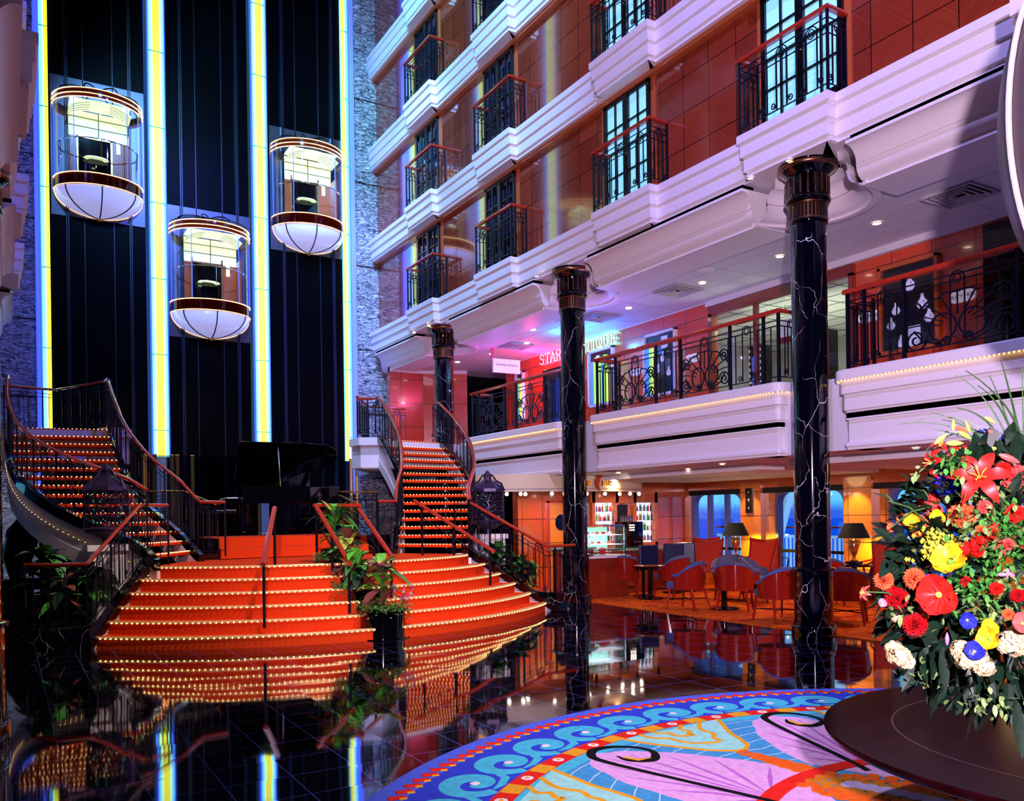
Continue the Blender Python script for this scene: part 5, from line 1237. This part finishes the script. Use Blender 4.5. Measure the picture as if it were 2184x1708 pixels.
sh=MB(); rb=MB(); sc_=MB(); go=MB(); co_=MB(); cg=MB(); cp=MB(); tl=MB(); tl2=MB()
for k in range(10):
    sh=MB(); rb=MB(); sc_=MB(); go=MB(); cp=MB(); cg=MB(); tl=MB()
    B=113.5+36*k       # shell fans
    poly=[]
    for j in range(29):
        t=j/28; a=-1+2*t; rr_=2.83-1.1*abs(a)**1.6; 
        poly.append(pol(rr_+.035*abs(sin(PI*7*t)),B-2-a*(15.5)))
    poly=[pol(1.2,B+4)]+poly+[pol(1.2,B+2)]
    n0=len(poly); cpt=pol(1.9,B)
    sh.add([(*cpt,.0142)]+[(x,y,.0142) for x,y in poly],[(0,j+1,(j+1)%n0+1) for j in range(n0)])
    for j in range(9):
        a=-.88+1.76*j/8; e=2.74-1.1*abs(a)**1.6; rb.tube([(*pol(1.6,B+3-a*2),.0145),(*pol((1.6+e)/2,B-.5-a*9),.0145),(*pol(e,B-2-a*14.5),.0145)],[.004,.02,.004],3,flat=.06)
    S=[(1.45,B+6.5),(1.63,B+4.6),(2.3,B+1.2),(2.76,B-.3),(2.85,B-1.9),(2.9,B-4.2),(2.84,B-7),(2.70,B-9),(2.56,B-8.8),(2.47,B-6.2),(2.46,B-4.4),(2.58,B-2.3),(2.69,B-3.5)]
    q1,q2=smooth([(*pol(r,a),.017) for r,a in S],[.03,.03,.028,.035,.045,.045,.035,.025,.03,.045,.05,.03,.01]); sc_.tube(q1,q2,4,flat=.04)
    go.tube([(*pol(2.49,B-5.6),.019),(*pol(2.53,B-3.6),.019),(*pol(2.64,B-3.4),.019)],[.005,.03,.02],4,flat=.04)
    # corals
    Ck=94+36*k
    L1=[(2.9,8.5),(2.71,8),(2.6,7),(2.47,5.9),(2.3,3.9),(2.17,0),(2.23,-3.2),(2.33,-4.5),(2.43,-5.6),(2.55,-6.5),(2.67,-8),(2.9,-10.5)]
    n0=len(L1); cp.add([(*pol(r,Ck+a),.0148) for r,a in L1],[tuple(range(n0))])
    for q,(sc2,base) in enumerate(((1,0),(.68,.20),(.36,.42))):
        LL=[(2.9-(2.9-r)*sc2,Ck+a*(1-.28*q)*(1 if q==0 else sc2**.5)+.8*sin(i*2.1)*(q>0)) for i,(r,a) in enumerate(L1)]
        q1,q2=smooth([(*pol(r,a),.0155+.001*q) for r,a in LL],[.024]*len(LL)); cg.tube(q1,q2,4,flat=.05)
    for i in range(10):
        r=2.16-.052*i; 
        for j in (-1,0,1): tl.lathe([(.001,.003),(.02+.002*i,.002),(.024+.002*i,0)],c=(*pol(r,Ck+.6+j*(.8+.1*i)+(.4 if i%2 else 0)),.0155),n=7)
    f_=sh.build('shell_fan','rug_pink',rug); rb.build('fan_ribs','rug_mauve',f_); q_=sc_.build('black_scroll','rug_black',rug); go.build('scroll_tip','rug_gold',q_); c_=cp.build('coral','rug_pale',rug); cg.build('coral_outline','rug_gold',c_); tl.build('scaled_tail','rug_orange',rug)
ring(MB(),1.54,1.65,.0175).build('red_ring','rug_red',rug)
for k in range(5):
    b=MB(); b2=MB(); b3=MB()
    A=99+72*k
    for i in range(11):
        r=1.5-.085*i; hw=.10+.17*sin(PI*min(1,(i+1)/9.5)); n=max(2,int(hw/.045))
        for j in range(-n,n+1):
            a=A-10*i/10+math.degrees(j*hw/n/r); mb=(b if abs(j)>n*.55 else b2)
            mb.lathe([(.001,.003),(.036,.002),(.044,0)],c=(*pol(r+.03*(j%2),a),.0158+.0004*i),n=8)
        if i>1: b3.lathe([(.001,.002),(.05,.0015),(.056,0)],c=(*pol(r,A-10*i/10),.0195+.0004*i),n=12,sx=1.3)
    q_=b.build('sea_creature','rug_orange',rug); b2.build('ochre_scales','rug_ochre',q_); b3.build('lilac_scales','rug_lilac',q_)
# ================================================================ TABLE
t=thing('pedestal_table','large round dark mahogany table at lower right carrying the flowers','table',(4.32,1.88,.015))
TW=mat('mahogany',(.010,.0012,.002),.16,spec=.06,vary=.5,bscale=6) and 'mahogany'
MT['mahogany'].node_tree.nodes['Principled BSDF'].inputs['IOR'].default_value=1.22
MB().lathe([(.001,.47),(1.15,.47),(1.2,.475),(1.235,.49),(1.25,.505),(1.255,.52),(1.25,.53),(.001,.53)],n=128).build('top',TW,t,True)
MB().lathe([(.93,.5305),(.935,.5312),(.94,.5305)],n=96).build('inlay_ring',mat('inlay',(.02,.003,.003),.2) and 'inlay',t,True)
MB().lathe([(.001,0),(.45,0),(.46,.04),(.3,.08),(.16,.14),(.13,.3),(.2,.42),(.4,.47)],n=48).build('pedestal',TW,t,True)
# ================================================================ PLANT PARTS
def leaf(mb,b,d,L,Wd,droop=.3,n=4,twist_=0,fold=.15):
    "one leaf blade: base point, direction, length, width"
    b=Vector(b); d=Vector(d).normalized(); s=d.cross(Vector((0,0,1)));
    if s.length<.1: s=Vector((1,0,0))
    s.normalize(); s=Matrix.Rotation(twist_,3,d)@s; up=s.cross(d); vs=[]; 
    for i in range(n+1):
        t=i/n; p=b+d*(L*t)+Vector((0,0,-droop*L*t*t)); wv=Wd*.5*sin(PI*min(1,(t*.92+.06)))**.8*(1 if i<n else .05)
        vs+=[p-s*wv+up*fold*wv,p,p+s*wv+up*fold*wv]
    fs=[]
    for i in range(n): fs+=[(i*3,i*3+1,i*3+4,i*3+3),(i*3+1,i*3+2,i*3+5,i*3+4)]
    mb.add(vs,fs)
for n,c in (('leaf_dark',(.004,.022,.009)),('leaf_mid',(.06,.30,.04)),('leaf_bright',(.12,.55,.04)),('leaf_yellow',(.55,.62,.08)),('leaf_red',(.25,.06,.05)),('leaf_pale',(.20,.34,.10)),('petal_red',(.85,.015,.01)),('petal_orange',(.95,.16,.05)),('petal_deep',(.5,.006,.01)),('petal_yellow',(.9,.55,.01)),('petal_cream',(.72,.58,.30)),('petal_blue',(.02,.03,.55)),('petal_pink',(.9,.3,.55)),('petal_white',(.9,.85,.9)),('petal_mauve',(.6,.2,.65)),('bud_green',(.55,.7,.12)),('stem_green',(.04,.12,.03)),('petal_coral',(.95,.12,.1))): mat(n,c,.45,vary=.25,bscale=30)
def croton(x,y,z,R,label,seed,cols=('leaf_mid','leaf_bright','leaf_yellow','leaf_red'),n=34,hgt=.35):
    rr=random.Random(seed); t=thing('croton_plant',label,'plant',(x,y,z)); M={c:MB() for c in cols}
    for k in range(n):
        a=rr.random()*2*PI; el=rr.uniform(-.1,1.2); zz=hgt*rr.random()**.7; d=(cos(a)*cos(el),sin(a)*cos(el),sin(el)); L=R*rr.uniform(.6,1.1)
        leaf(M[cols[k%len(cols)]],(.02*cos(a),.02*sin(a),zz),d,L,L*.36,rr.uniform(.2,.8),5)
    for c in cols: M[c].build('leaves_'+c.split('_')[1],c,t,True)
    MB().tube([(0,0,-.05),(.01,0,hgt)],.012,5).build('stem','stem_green',t); return t
def orchid(x,y,z,R,label,seed,cols=('petal_pink','petal_white','petal_mauve'),n=16):
    rr=random.Random(seed); t=thing('orchid_spray',label,'flowers',(x,y,z)); M={c:MB() for c in cols}
    for k in range(n):
        c=Vector((rr.uniform(-R,R),rr.uniform(-R,R)*.6-R*.3,rr.uniform(0,R*1.3)))
        for q in range(5):
            a=q*2*PI/5; leaf(M[cols[k%len(cols)]],c,(cos(a),-.35,sin(a)),.036,.034,.0,2,fold=.0,twist_=PI/2*0)
    for c in cols: M[c].build('blooms_'+c.split('_')[1],c,t)
    MB().tube([(0,0,-.1),(.02,0,.05),(.05,-.03,.1)],.006,4).build('stem','stem_green',t); return t
def ivy(x,y,z,R,label,seed,cols=('leaf_mid','leaf_pale'),n=260,hang=.25,fl=1):
    rr=random.Random(seed); t=thing('trailing_ivy',label,'plant',(x,y,z)); M={c:MB() for c in cols}
    for k in range(n):
        a=rr.uniform(-PI,PI); r=R*rr.random()**.5; dz=-hang*rr.random()*max(0,(r/R-.8)/.2) if rr.random()<.6 else .07*rr.random()
        p=(r*cos(a),r*sin(a)*fl,dz+.04*rr.random()); e=rr.random()*6.28; leaf(M[cols[k%2]],p,(cos(e),sin(e),rr.uniform(-.4,.8)),.05,.04,.3,2)
    for c in cols: M[c].build('leaves_'+c.split('_')[1],c,t)
    return t
# stepped planter
def drum(x,y,r,h,z0,label):
    t=MB().lathe([(.001,0),(r+.06,0),(r+.06,.012),(r,.014),(r,h-.02),(r+.025,h-.015),(r+.03,h),(r-.02,h),(r-.02,h-.05),(.001,h-.05)],n=48).build('stepped_planter','black_gloss',None,True); t.location=(x,y,z0); return tag(t,label,'planter')
drum(4.27,10.48,.30,.37,0,'round black glossy planter at the foot of the grand stair'); drum(4.24,10.98,.26,.5,.12,'second black planter step, behind the front one'); drum(4.22,11.5,.25,.5,.40,'third black planter step among the plants'); drum(4.2,12.05,.24,.42,.72,'topmost black planter step at the landing')
croton(4.30,10.60,.42,.40,'croton with broad yellow-green leaves in the front black planter',1,n=64,hgt=.55)
croton(4.12,11.0,.62,.36,'croton with green and purple leaves in the second planter step',2,('leaf_mid','leaf_dark','leaf_red','leaf_bright'),52,.5)
croton(4.18,11.55,.85,.40,'croton with pointed yellow leaves in the third planter step',3,('leaf_yellow','leaf_mid','leaf_red','leaf_bright'),58,.5)
croton(4.18,12.1,1.12,.40,'croton with drooping green leaves at the top of the stepped planter',4,('leaf_mid','leaf_yellow','leaf_dark','leaf_bright'),56,.6)
orchid(4.52,10.42,.50,.15,'pink and white orchids on the right of the front planter',5)
orchid(4.36,10.95,.85,.13,'mauve orchids in the middle of the stepped planter',6,('petal_mauve','petal_pink','petal_white'))
orchid(4.28,11.6,1.08,.12,'white orchids near the top of the stepped planter',7,('petal_white','petal_pink','petal_white'))
ivy(4.28,10.44,.38,.36,'variegated ivy trailing over the rim of the front black planter',8,hang=.16,n=420)
ivy(3.98,11.05,.62,.22,'pale ivy on the left of the second planter step',9,hang=.2); ivy(3.98,11.8,1.0,.22,'mixed greenery hanging from the upper planter step',10,hang=.28,n=300)
for (x,y,z,R,lab,sd,cols) in ((7.75,12.7,.25,.42,'dark leafy plant behind the right stair railing',21,('leaf_dark','leaf_mid','leaf_dark')),(7.98,12.8,.2,.30,'croton with red-tipped leaves behind the lower right stair railing',22,('leaf_bright','leaf_yellow','leaf_dark')),(7.35,12.75,.5,.4,'dark feathery plant beside the pedestal behind the right stair railing',23,('leaf_dark','leaf_dark','leaf_mid')),(.95,12.75,.45,.42,'dark leafy plant in front of the left lantern pedestal',24,('leaf_dark','leaf_mid','leaf_dark')),(.65,12.6,.3,.36,'croton glimpsed through the left stair railing',25,('leaf_red','leaf_dark','leaf_mid')),(.45,13.2,.6,.45,'dark palm-like plant at far left under the curved stair',26,('leaf_dark','leaf_dark','leaf_mid'))):
    croton(x,y,z,R,lab,sd,cols,60,.55)
t=orchid(9.15,12.85,1.02,.16,'small bouquet of pink and purple flowers on the service desk',31,('petal_pink','petal_mauve','petal_yellow'),24)
MB().lathe([(.001,-.06),(.06,-.06),(.08,0),(.07,.02),(.001,.02)],n=16).build('bowl','black',t,True)
# ================================================================ FLOWER ARRANGEMENT
BCN=Vector((4.32,1.88,.545))
fa=thing('flower_arrangement','huge mixed arrangement of red, orange, yellow and cream blooms on the round table','flower arrangement',BCN)
rr=random.Random(42)
def bl(px,py,D): return at(px,py,D)-BCN
view=Vector((-4.3,-1.9,.55)).normalized()
def frame(n):
    n=Vector(n).normalized(); u=n.cross(Vector((0,0,1))).normalized(); return u,u.cross(n),n
def carnation(c,R,m,n=None,name='carnation'):
    n=(n or view)+Vector((rr.uniform(-.3,.3),rr.uniform(-.3,.3),rr.uniform(-.3,.3))); u,v,w_=frame(n); mb=MB()
    for ri,(el,cnt) in enumerate(((1.45,5),(1.15,9),(.8,13),(.45,16),(.1,16),(-.25,12))):
        for k in range(cnt):
            a=2*PI*k/cnt+ri*.7+rr.uniform(-.1,.1); e=el+rr.uniform(-.12,.12); d=u*(cos(a)*cos(e))+v*(sin(a)*cos(e))+w_*sin(e)
            t1=d.cross(w_); t1=t1.normalized() if t1.length>.05 else u; t2=d.cross(t1); b0=c+d*R*.35; z=R*rr.uniform(.85,1.05); W=R*.34; ps=[b0]
            for q in range(5):
                f=-1+q*.5; ps.append(c+d*(z*(1 if q%2==0 else .86))+t1*(W*f)+t2*(R*.1*(1 if q%2 else -1)))
            mb.add(ps,[(0,1,2),(0,2,3),(0,3,4),(0,4,5)])
    mb.build(name,m,fa)
def lily(c,R,m,n=None,k6=6,name='lily',wide=.42,curl=.55):
    n=n or view; u,v,w_=frame(n); mb=MB()
    for k in range(k6):
        a=2*PI*k/k6+rr.uniform(-.15,.15); d=u*cos(a)+v*sin(a); s=d.cross(w_); N=6; vs=[]
        for i in range(N+1):
            t=i/N; p=c+d*(R*t)+w_*(R*(.35*sin(PI*t*.8)-curl*t*t*.6)); wd=R*wide*sin(PI*min(1,t*.9+.08))*.5*(1 if i<N else .1)
            vs+=[p-s*wd+w_*wd*.25,p,p+s*wd+w_*wd*.25]
        mb.add(vs,[f for i in range(N) for f in ((i*3,i*3+1,i*3+4,i*3+3),(i*3+1,i*3+2,i*3+5,i*3+4))])
    o=mb.build(name,m,fa,True); st=MB()
    for k in range(5):
        a=2*PI*k/5; st.tube([c,c+w_*R*.35+(u*cos(a)+v*sin(a))*R*.12,c+w_*R*.5+(u*cos(a)+v*sin(a))*R*.25],.0022,4)
    st.build('stamens','leaf_yellow' if m!='petal_blue' else 'black',o)
def hydrangea(c,R,m):
    mb=MB()
    for k in range(60):
        d=Vector((rr.gauss(0,1),rr.gauss(0,1),rr.gauss(0,1))).normalized()
        if d.dot(view)<-.2: d=-d
        p=c+Vector((d.x,d.y,d.z*.8))*R*rr.uniform(.7,1); u,v,w_=frame(d)
        for q in range(4):
            a=q*PI/2+k; e=u*cos(a)+v*sin(a); f=d.cross(e); r=R*.34
            mb.add([p,p+e*r*.6-f*r*.42+d*r*.1,p+e*r*1.0+d*r*.05,p+e*r*.6+f*r*.42+d*r*.1],[(0,1,2,3)])
    mb.build('hydrangea',m,fa)
def bowlf(c,R,m,name='poppy',n=None):
    n=n or view; u,v,w_=frame(n); mb=MB()
    for k in range(5):
        a0=2*PI*k/5; vs=[]; N=5
        for i in range(N+1):
            for j in range(7):
                t=i/N; a=a0+(j-3)*.27*(.5+t*.7); r=R*t; lift=R*(.62*t*t-.13*sin(j*2.2+k)*t+rr.uniform(-.04,.04)); d=u*cos(a)+v*sin(a); vs.append(c+d*r*(1-.2*((j-3)/3)**2)*(1+.12*sin(k*2.3)+rr.uniform(-.03,.03))+w_*(lift-.02*k*R))
        mb.add(vs,[(i*7+j,i*7+j+1,i*7+8+j,i*7+7+j) for i in range(N) for j in range(6)])
    o=mb.build(name,m,fa,True); MB().sphere(c+w_*R*.12,R*.17,8,6).build('heart','leaf_yellow' if m!='petal_yellow' else 'leaf_bright',o,True)
def bud(c,R,m,d,name='lily_bud'):
    d=Vector(d).normalized(); MB().tube([c-d*R,c-d*R*.6,c,c+d*R*.6,c+d*R],[R*.08,R*.26,R*.32,R*.2,R*.03],8).build(name,m,fa,True)
S=3.25/1800
for px,py,D,r,m in ((2163,1022,3.2,33,'petal_coral'),(2052,1098,3.1,30,'petal_orange'),(1980,1066,3.25,24,'petal_coral'),(1992,1090,3.2,18,'petal_coral'),(1886,1238,3.15,22,'petal_orange'),(1950,1234,3.05,24,'petal_orange'),(1912,1275,3.12,26,'petal_deep'),(1952,1332,3.05,27,'petal_deep'),(1910,1225,3.3,18,'petal_deep'),(2010,1134,3.35,22,'petal_deep'),(1978,1295,3.02,18,'petal_orange'),(2033,1078,3.3,14,'petal_orange'),(1963,1133,3.15,20,'petal_orange')): carnation(bl(px,py,D),r*D/1800,m)
for px,py,D,r,m,nn in ((2090,1020,3.0,58,'petal_red',Vector((-1,-.5,.4))),(1992,988,3.2,34,'petal_red',Vector((-1,.5,.1))),(2050,975,3.35,36,'petal_red',Vector((-.6,-.5,.8))),(2005,955,3.45,24,'petal_red',Vector((-.4,-.2,1))),(1845,1265,3.0,17,'petal_coral',Vector((-1,.3,.3))),(2128,1168,3.0,24,'petal_coral',Vector((1,-.5,.3)))): lily(bl(px,py,D),r*D/1800*1.15,m,nn)
for px,py,D,r,m,nm in ((2003,1268,2.95,42,'petal_red','poppy'),(2028,1200,3.0,36,'petal_yellow','yellow_orchid'),(2040,1178,3.1,26,'petal_yellow','yellow_orchid'),(2112,1362,2.85,24,'petal_yellow','yellow_tulip'),(2108,1340,2.88,18,'petal_yellow','yellow_tulip'),(2016,1035,3.2,26,'petal_blue','blue_anemone'),(1998,1048,3.25,20,'petal_blue','blue_anemone'),(2035,1022,3.3,20,'petal_blue','blue_anemone'),(2062,1322,2.95,18,'petal_blue','blue_anemone'),(2078,1390,2.78,20,'petal_blue','blue_anemone'),(2165,958,3.3,32,'petal_blue','blue_anemone'),(2100,940,3.5,22,'petal_blue','blue_anemone'),(1980,1240,3.1,14,'petal_blue','blue_anemone'),(2180,1330,2.85,22,'petal_coral','poppy'),(1998,1105,3.15,16,'petal_yellow','yellow_rose'),(1945,1112,3.15,17,'petal_yellow','yellow_rose'),(1960,1118,3.18,20,'petal_orange','orange_rose'),(1926,1110,3.2,13,'petal_orange','orange_rose'),(1902,1125,3.2,10,'petal_orange','orange_rose'),(2155,1222,3.0,10,'petal_pink','poppy'),(1883,1285,3.1,9,'petal_pink','poppy')): bowlf(bl(px,py,D),r*D/1800,m,nm,view+Vector((rr.uniform(-.4,.4),rr.uniform(-.4,.4),rr.uniform(-.2,.4))))
for px,py,D,r in ((1918,1398,2.95,26),(1905,1380,3.0,18),(1935,1412,2.95,18),(2072,1402,2.82,36),(2050,1385,2.85,24),(2098,1420,2.82,26),(2158,1372,2.9,34),(2175,1352,2.92,26),(1912,1318,3.05,12)): hydrangea(bl(px,py,D),r*D/1800,'petal_cream')
for px,py,D,r,m,d in ((2007,935,3.25,18,'bud_green',(.6,-.4,.6)),(2036,945,3.2,20,'bud_green',(1,-.5,0)),(2058,928,3.2,17,'bud_green',(.8,-.4,-.5)),(2050,916,3.3,16,'petal_orange',(.8,-.4,-.4)),(2033,906,3.3,13,'bud_green',(.1,0,1)),(2064,910,3.3,13,'bud_green',(-.3,.2,1)),(2112,896,3.2,14,'bud_green',(.8,-.4,-.5)),(2116,958,3.15,18,'bud_green',(1,-.4,.1)),(2153,978,3.1,24,'petal_coral',(.8,-.5,-.4)),(2118,923,3.3,14,'petal_coral',(.8,-.4,-.3)),(2087,941,3.3,10,'petal_pink',(0,0,1)),(2020,1362,2.9,14,'petal_mauve',(0,0,1)),(2140,1225,2.95,14,'petal_pink',(.8,-.4,0))): bud(bl(px,py,D),r*D/1800,m,d)
# long red feathery spike
mb=MB()
for k in range(90):
    t=k/90; p=bl(2050+72*t,1182-52*t,2.98); a=rr.random()*2*PI; d=Vector((rr.gauss(0,1),rr.gauss(0,1),rr.gauss(0,1))).normalized(); leaf(mb,p,d,.034,.02,.0,2)
mb.build('red_celosia','petal_red',fa)
mb=MB()
for k in range(160):
    p=bl(1995+rr.gauss(0,22),1165+rr.gauss(0,16),3.08+rr.uniform(-.04,.04)); mb.bead(p,.010)
mb.build('goldenrod',mat('golden_green',(.4,.42,.03),.6) and 'golden_green',fa)
# foliage
G1=MB();G2=MB();G3=MB();G4=MB(); ST=MB()
core=bl(2150,1240,3.3)
for k in range(1500):
    a=rr.random()*2*PI; r=rr.random()**.45; px=2140+250*r*cos(a); py=1225+270*r*sin(a); 
    if px<1900 and rr.random()<.6: continue
    D=3.12+.25*rr.random(); p=bl(px,py,D); d=(p-core).normalized()+Vector((rr.uniform(-.6,.6),rr.uniform(-.6,.6),rr.uniform(-.5,.6))); L=rr.uniform(.05,.13); leaf(G1,p,d,L,L*.42,rr.uniform(0,.6),3,rr.uniform(-1,1))
def sprig(px,py,D,n,spread,M_,L=.035,el=.5):
    for k in range(n):
        p=bl(px+rr.gauss(0,spread),py+rr.gauss(0,spread*el),D+rr.uniform(-.05,.05)); d=Vector((rr.gauss(0,1),rr.gauss(0,1),rr.gauss(0,1))); leaf(M_,p,d,L*rr.uniform(.7,1.2),L*.5,.1,3)
for px,py,sp_,n in ((2120,1110,40,120),(2140,1180,40,130),(2090,1250,45,160),(2060,1000,25,50),(2100,1060,30,80),(2160,1130,30,80),(2110,1300,40,90),(2070,1140,30,60),(1985,1015,30,22),(2120,1500,40,45),(2040,975,20,30),(2160,1250,35,80),(1915,1300,18,14),(1975,1440,30,30),(2090,1340,35,50)): sprig(px,py,3.03,n,sp_,G2 if rr.random()<.5 else G3)
sprig(2110,1120,2.98,80,55,G3,.035,1); sprig(2120,1220,2.98,70,50,G2,.035,1)
for px,py,D,r,m in ((2100,1080,3.0,16,'petal_coral'),(2165,1095,3.0,20,'petal_red'),(2085,1175,2.98,14,'petal_red'),(2150,1160,2.98,14,'petal_coral'),(2125,1255,2.92,15,'petal_red'),(2170,1270,2.9,16,'petal_deep'),(2060,1240,3.0,13,'petal_deep'),(2140,1000,3.1,16,'petal_red'),(2090,1130,3.0,11,'petal_orange'),(2150,1310,2.88,13,'petal_orange')): carnation(bl(px,py,D),r*D/1800,m,None,'small_carnation')
for k in range(8):      # larger leaves low on the left
    p=bl(1905+rr.gauss(0,35)+60,1340+rr.gauss(0,70)+20,3.05); leaf(G4,p,(-.8,rr.uniform(-.5,.5),rr.uniform(-.6,.3)),.10,.06,.3,4)
for px,py,dx,dz in ((1995,1430,-.2,-1),(2010,1440,.1,-1),(2030,1450,.3,-1),(2168,1560,.1,-1),(2178,1580,0,-1)): leaf(G4,bl(px,py-60,2.95),(dx,0,dz),.15,.035,.1,5,1.2)
for px,py,x2,y2 in ((1895,1068,1985,1120),(1900,1125,1990,1080),(1845,1262,1940,1290),(1985,1440,2080,1400),(1960,1345,2010,1330)): ST.tube([bl(px,py,3.1),bl((px+x2)/2,(py+y2)/2-12,3.1),bl(x2,y2,3.15)],.0035,5)
leaf(G3,bl(1893,1062,3.1),(-1,.3,.4),.07,.035,.1,4); leaf(G3,bl(1905,1075,3.1),(-.6,.3,.9),.06,.03,.1,4)
G1.build('dark_foliage','leaf_dark',fa)['kind']='stuff'; G2.build('green_sprigs','leaf_mid',fa)['kind']='stuff'; G3.build('variegated_sprigs','leaf_pale',fa)['kind']='stuff'; G4.build('broad_leaves','leaf_dark',fa,True); 
ST.tube([(0,0,0),(0,0,.5)],.05,8); ST.build('stems','stem_green',fa,True)
gr=MB()
for (x0,y0,x1,y1,x2,y2) in ((2150,1010,2075,880,1915,905),(2160,1000,2080,850,1950,900),(2170,990,2120,840,2038,800),(2165,1000,2100,860,1975,960),(2180,1000,2150,860,2085,822),(2184,1000,2182,900,2180,780),(2170,1010,2160,900,2110,800),(2150,1000,2100,900,1985,880),(2140,1000,2090,930,1990,915),(2160,1010,2130,880,2040,870),(2184,980,2160,850,2135,770),(2150,1020,2110,910,2010,895),(2184,960,2170,860,2060,790),(2120,1000,2060,890,2040,930),(2140,1010,2070,900,2000,925)):
    pts=[]
    for i in range(13):
        t=i/12; pts.append(bl((1-t)**2*x0+2*t*(1-t)*x1+t*t*x2,(1-t)**2*y0+2*t*(1-t)*y1+t*t*y2,3.35+.1*t))
    gr.tube(pts,[.0055*(1-.8*i/12)+.0008 for i in range(13)],4)
gr.build('bear_grass','stem_green',fa)
MB().lathe([(.001,0),(.14,0),(.16,.05),(.13,.18),(.2,.3),(.001,.3)],n=24).build('vase','black_gloss',fa,True)
# ================================================================ CEILING FITTINGS
def downlight(x,y,z,label,grp,r=.055):
    z=5.435 if z==5.45 else z
    t=thing('downlight',label,'ceiling light',(x,y,z),0,grp)
    MB().lathe([(r,0),(r+.02,-.004),(r+.022,-.008),(r,-.012),(r,0)],n=20).build('trim','cream',t,True); MB().lathe([(.001,-.006),(r,-.006)],n=20).build('lens','downlight_glow',t)
DL=[(9.0,8.75),(10.05,8.8),(9.0,10.4),(10.05,10.45),(9.0,5.4),(10.05,7.15),(8.95,13.6),(10.05,12.4),(9.45,14.8),(10.05,16.0),(10.0,17.5),(9.75,18.8),(8.95,18.7),(10.0,14.0),(9.0,16.2),(10.05,5.0)]
for x,y in DL: downlight(x,y,5.45,'small warm recessed ceiling light above the gallery, one of two rows','downlights above the gallery')
for i,(x,y,lab) in enumerate(((8.32,7.12,'tiny ceiling spotlight above the nearest column capital'),(8.32,7.75,'tiny ceiling spotlight to the left of the nearest column capital'),(8.45,12.25,'tiny ceiling spotlight above the middle column capital'),(8.3,12.85,'tiny ceiling spotlight to the left of the middle column capital'),(8.3,17.4,'tiny ceiling spotlight above the farthest column capital'),(8.3,18.2,'tiny ceiling spotlight to the left of the farthest column capital'))): downlight(x,y,5.915,lab,None,.035)
for k,(x,y) in enumerate(((9.5,9.5),(10.0,10.8),(9.8,8.3),(10.6,7.3),(10.6,9.6),(9.6,12.2),(9.4,6.2))): downlight(x,y,2.335,'small recessed light in the low cafe ceiling','downlights in the cafe ceiling',.04)
for x,y,lab in ((10.0,11.0,'square air vent in the gallery ceiling in front of the big shop window'),(10.0,16.4,'square air vent in the gallery ceiling farthest toward the stair'),(9.95,13.2,'square air vent in the blue-lit gallery ceiling beside the middle column'),(10.05,6.0,'square air vent in the gallery ceiling at the right edge')):
    t=thing('air_vent',lab,'vent',(x,y,5.436)); m=MB()
    for k in range(4): a=.30-.07*k; m.sweep([(-a,-a),(a,-a),(a,a),(-a,a)],[(0,0),(.02,-.03),(.0,-.035),(-.02,-.005)],closed=True)
    m.build('louvres','cream_dark',t); MB().box((-.3,-.3,-.004),(.3,.3,0)).build('backing','gap_black',t)
for x,y,lab in ((9.6,9.9,'round flat loudspeaker grille in the gallery ceiling left of the nearest column'),(9.6,13.9,'round flat loudspeaker grille in the gallery ceiling left of the middle column')):
    t=thing('ceiling_speaker',lab,'speaker',(x,y,5.437)); MB().lathe([(.001,-.01),(.13,-.01),(.145,-.006),(.145,0)],n=28).build('grille','cream',t,True)
# curved moulding at the right edge of the view
t=thing('curved_moulding','large curved dark moulding with pale blue-lit rims at the extreme right','moulding',(0,0,0))
c=at(2350,250,5.2)
prof=[]
for i in range(25):
    a=-PI/2+PI*i/24; prof.append((.56*cos(a)+.001,1.15*sin(a)))
MB().lathe(prof,(c.x,c.y,c.z),48,sx=1,sy=1).build('body',mat('moulding_brown',(.10,.07,.09),.4) and 'moulding_brown',t,True)
m=MB(); FWv=Vector((FW[0],FW[1],0)); RTv=Vector((RT[0],RT[1],0))
for rr0,th in ((.575,.018),(.47,.014)):
    m.tube([c+RTv*(rr0*cos(a))+Vector((0,0,1.2*rr0/.575*sin(a)))-FWv*(.0 if rr0>.5 else .36) for a in [2*PI*k/64 for k in range(64)]],th,8,True)
m.build('rims','cream',t,True)
p=at(2148,60,7.2)
m=MB()
for k,(dz,dx) in enumerate(((.0,.0),(-.2,.05),(-.36,.09))): m.cbox((p.x+.25+dx,p.y-.3,p.z+dz+.15),(.6,.5,.18),-YAW*0)
tag(m.build('end_fascia','cream'),'stepped end of a white fascia at the upper right edge','moulding')
index_children()
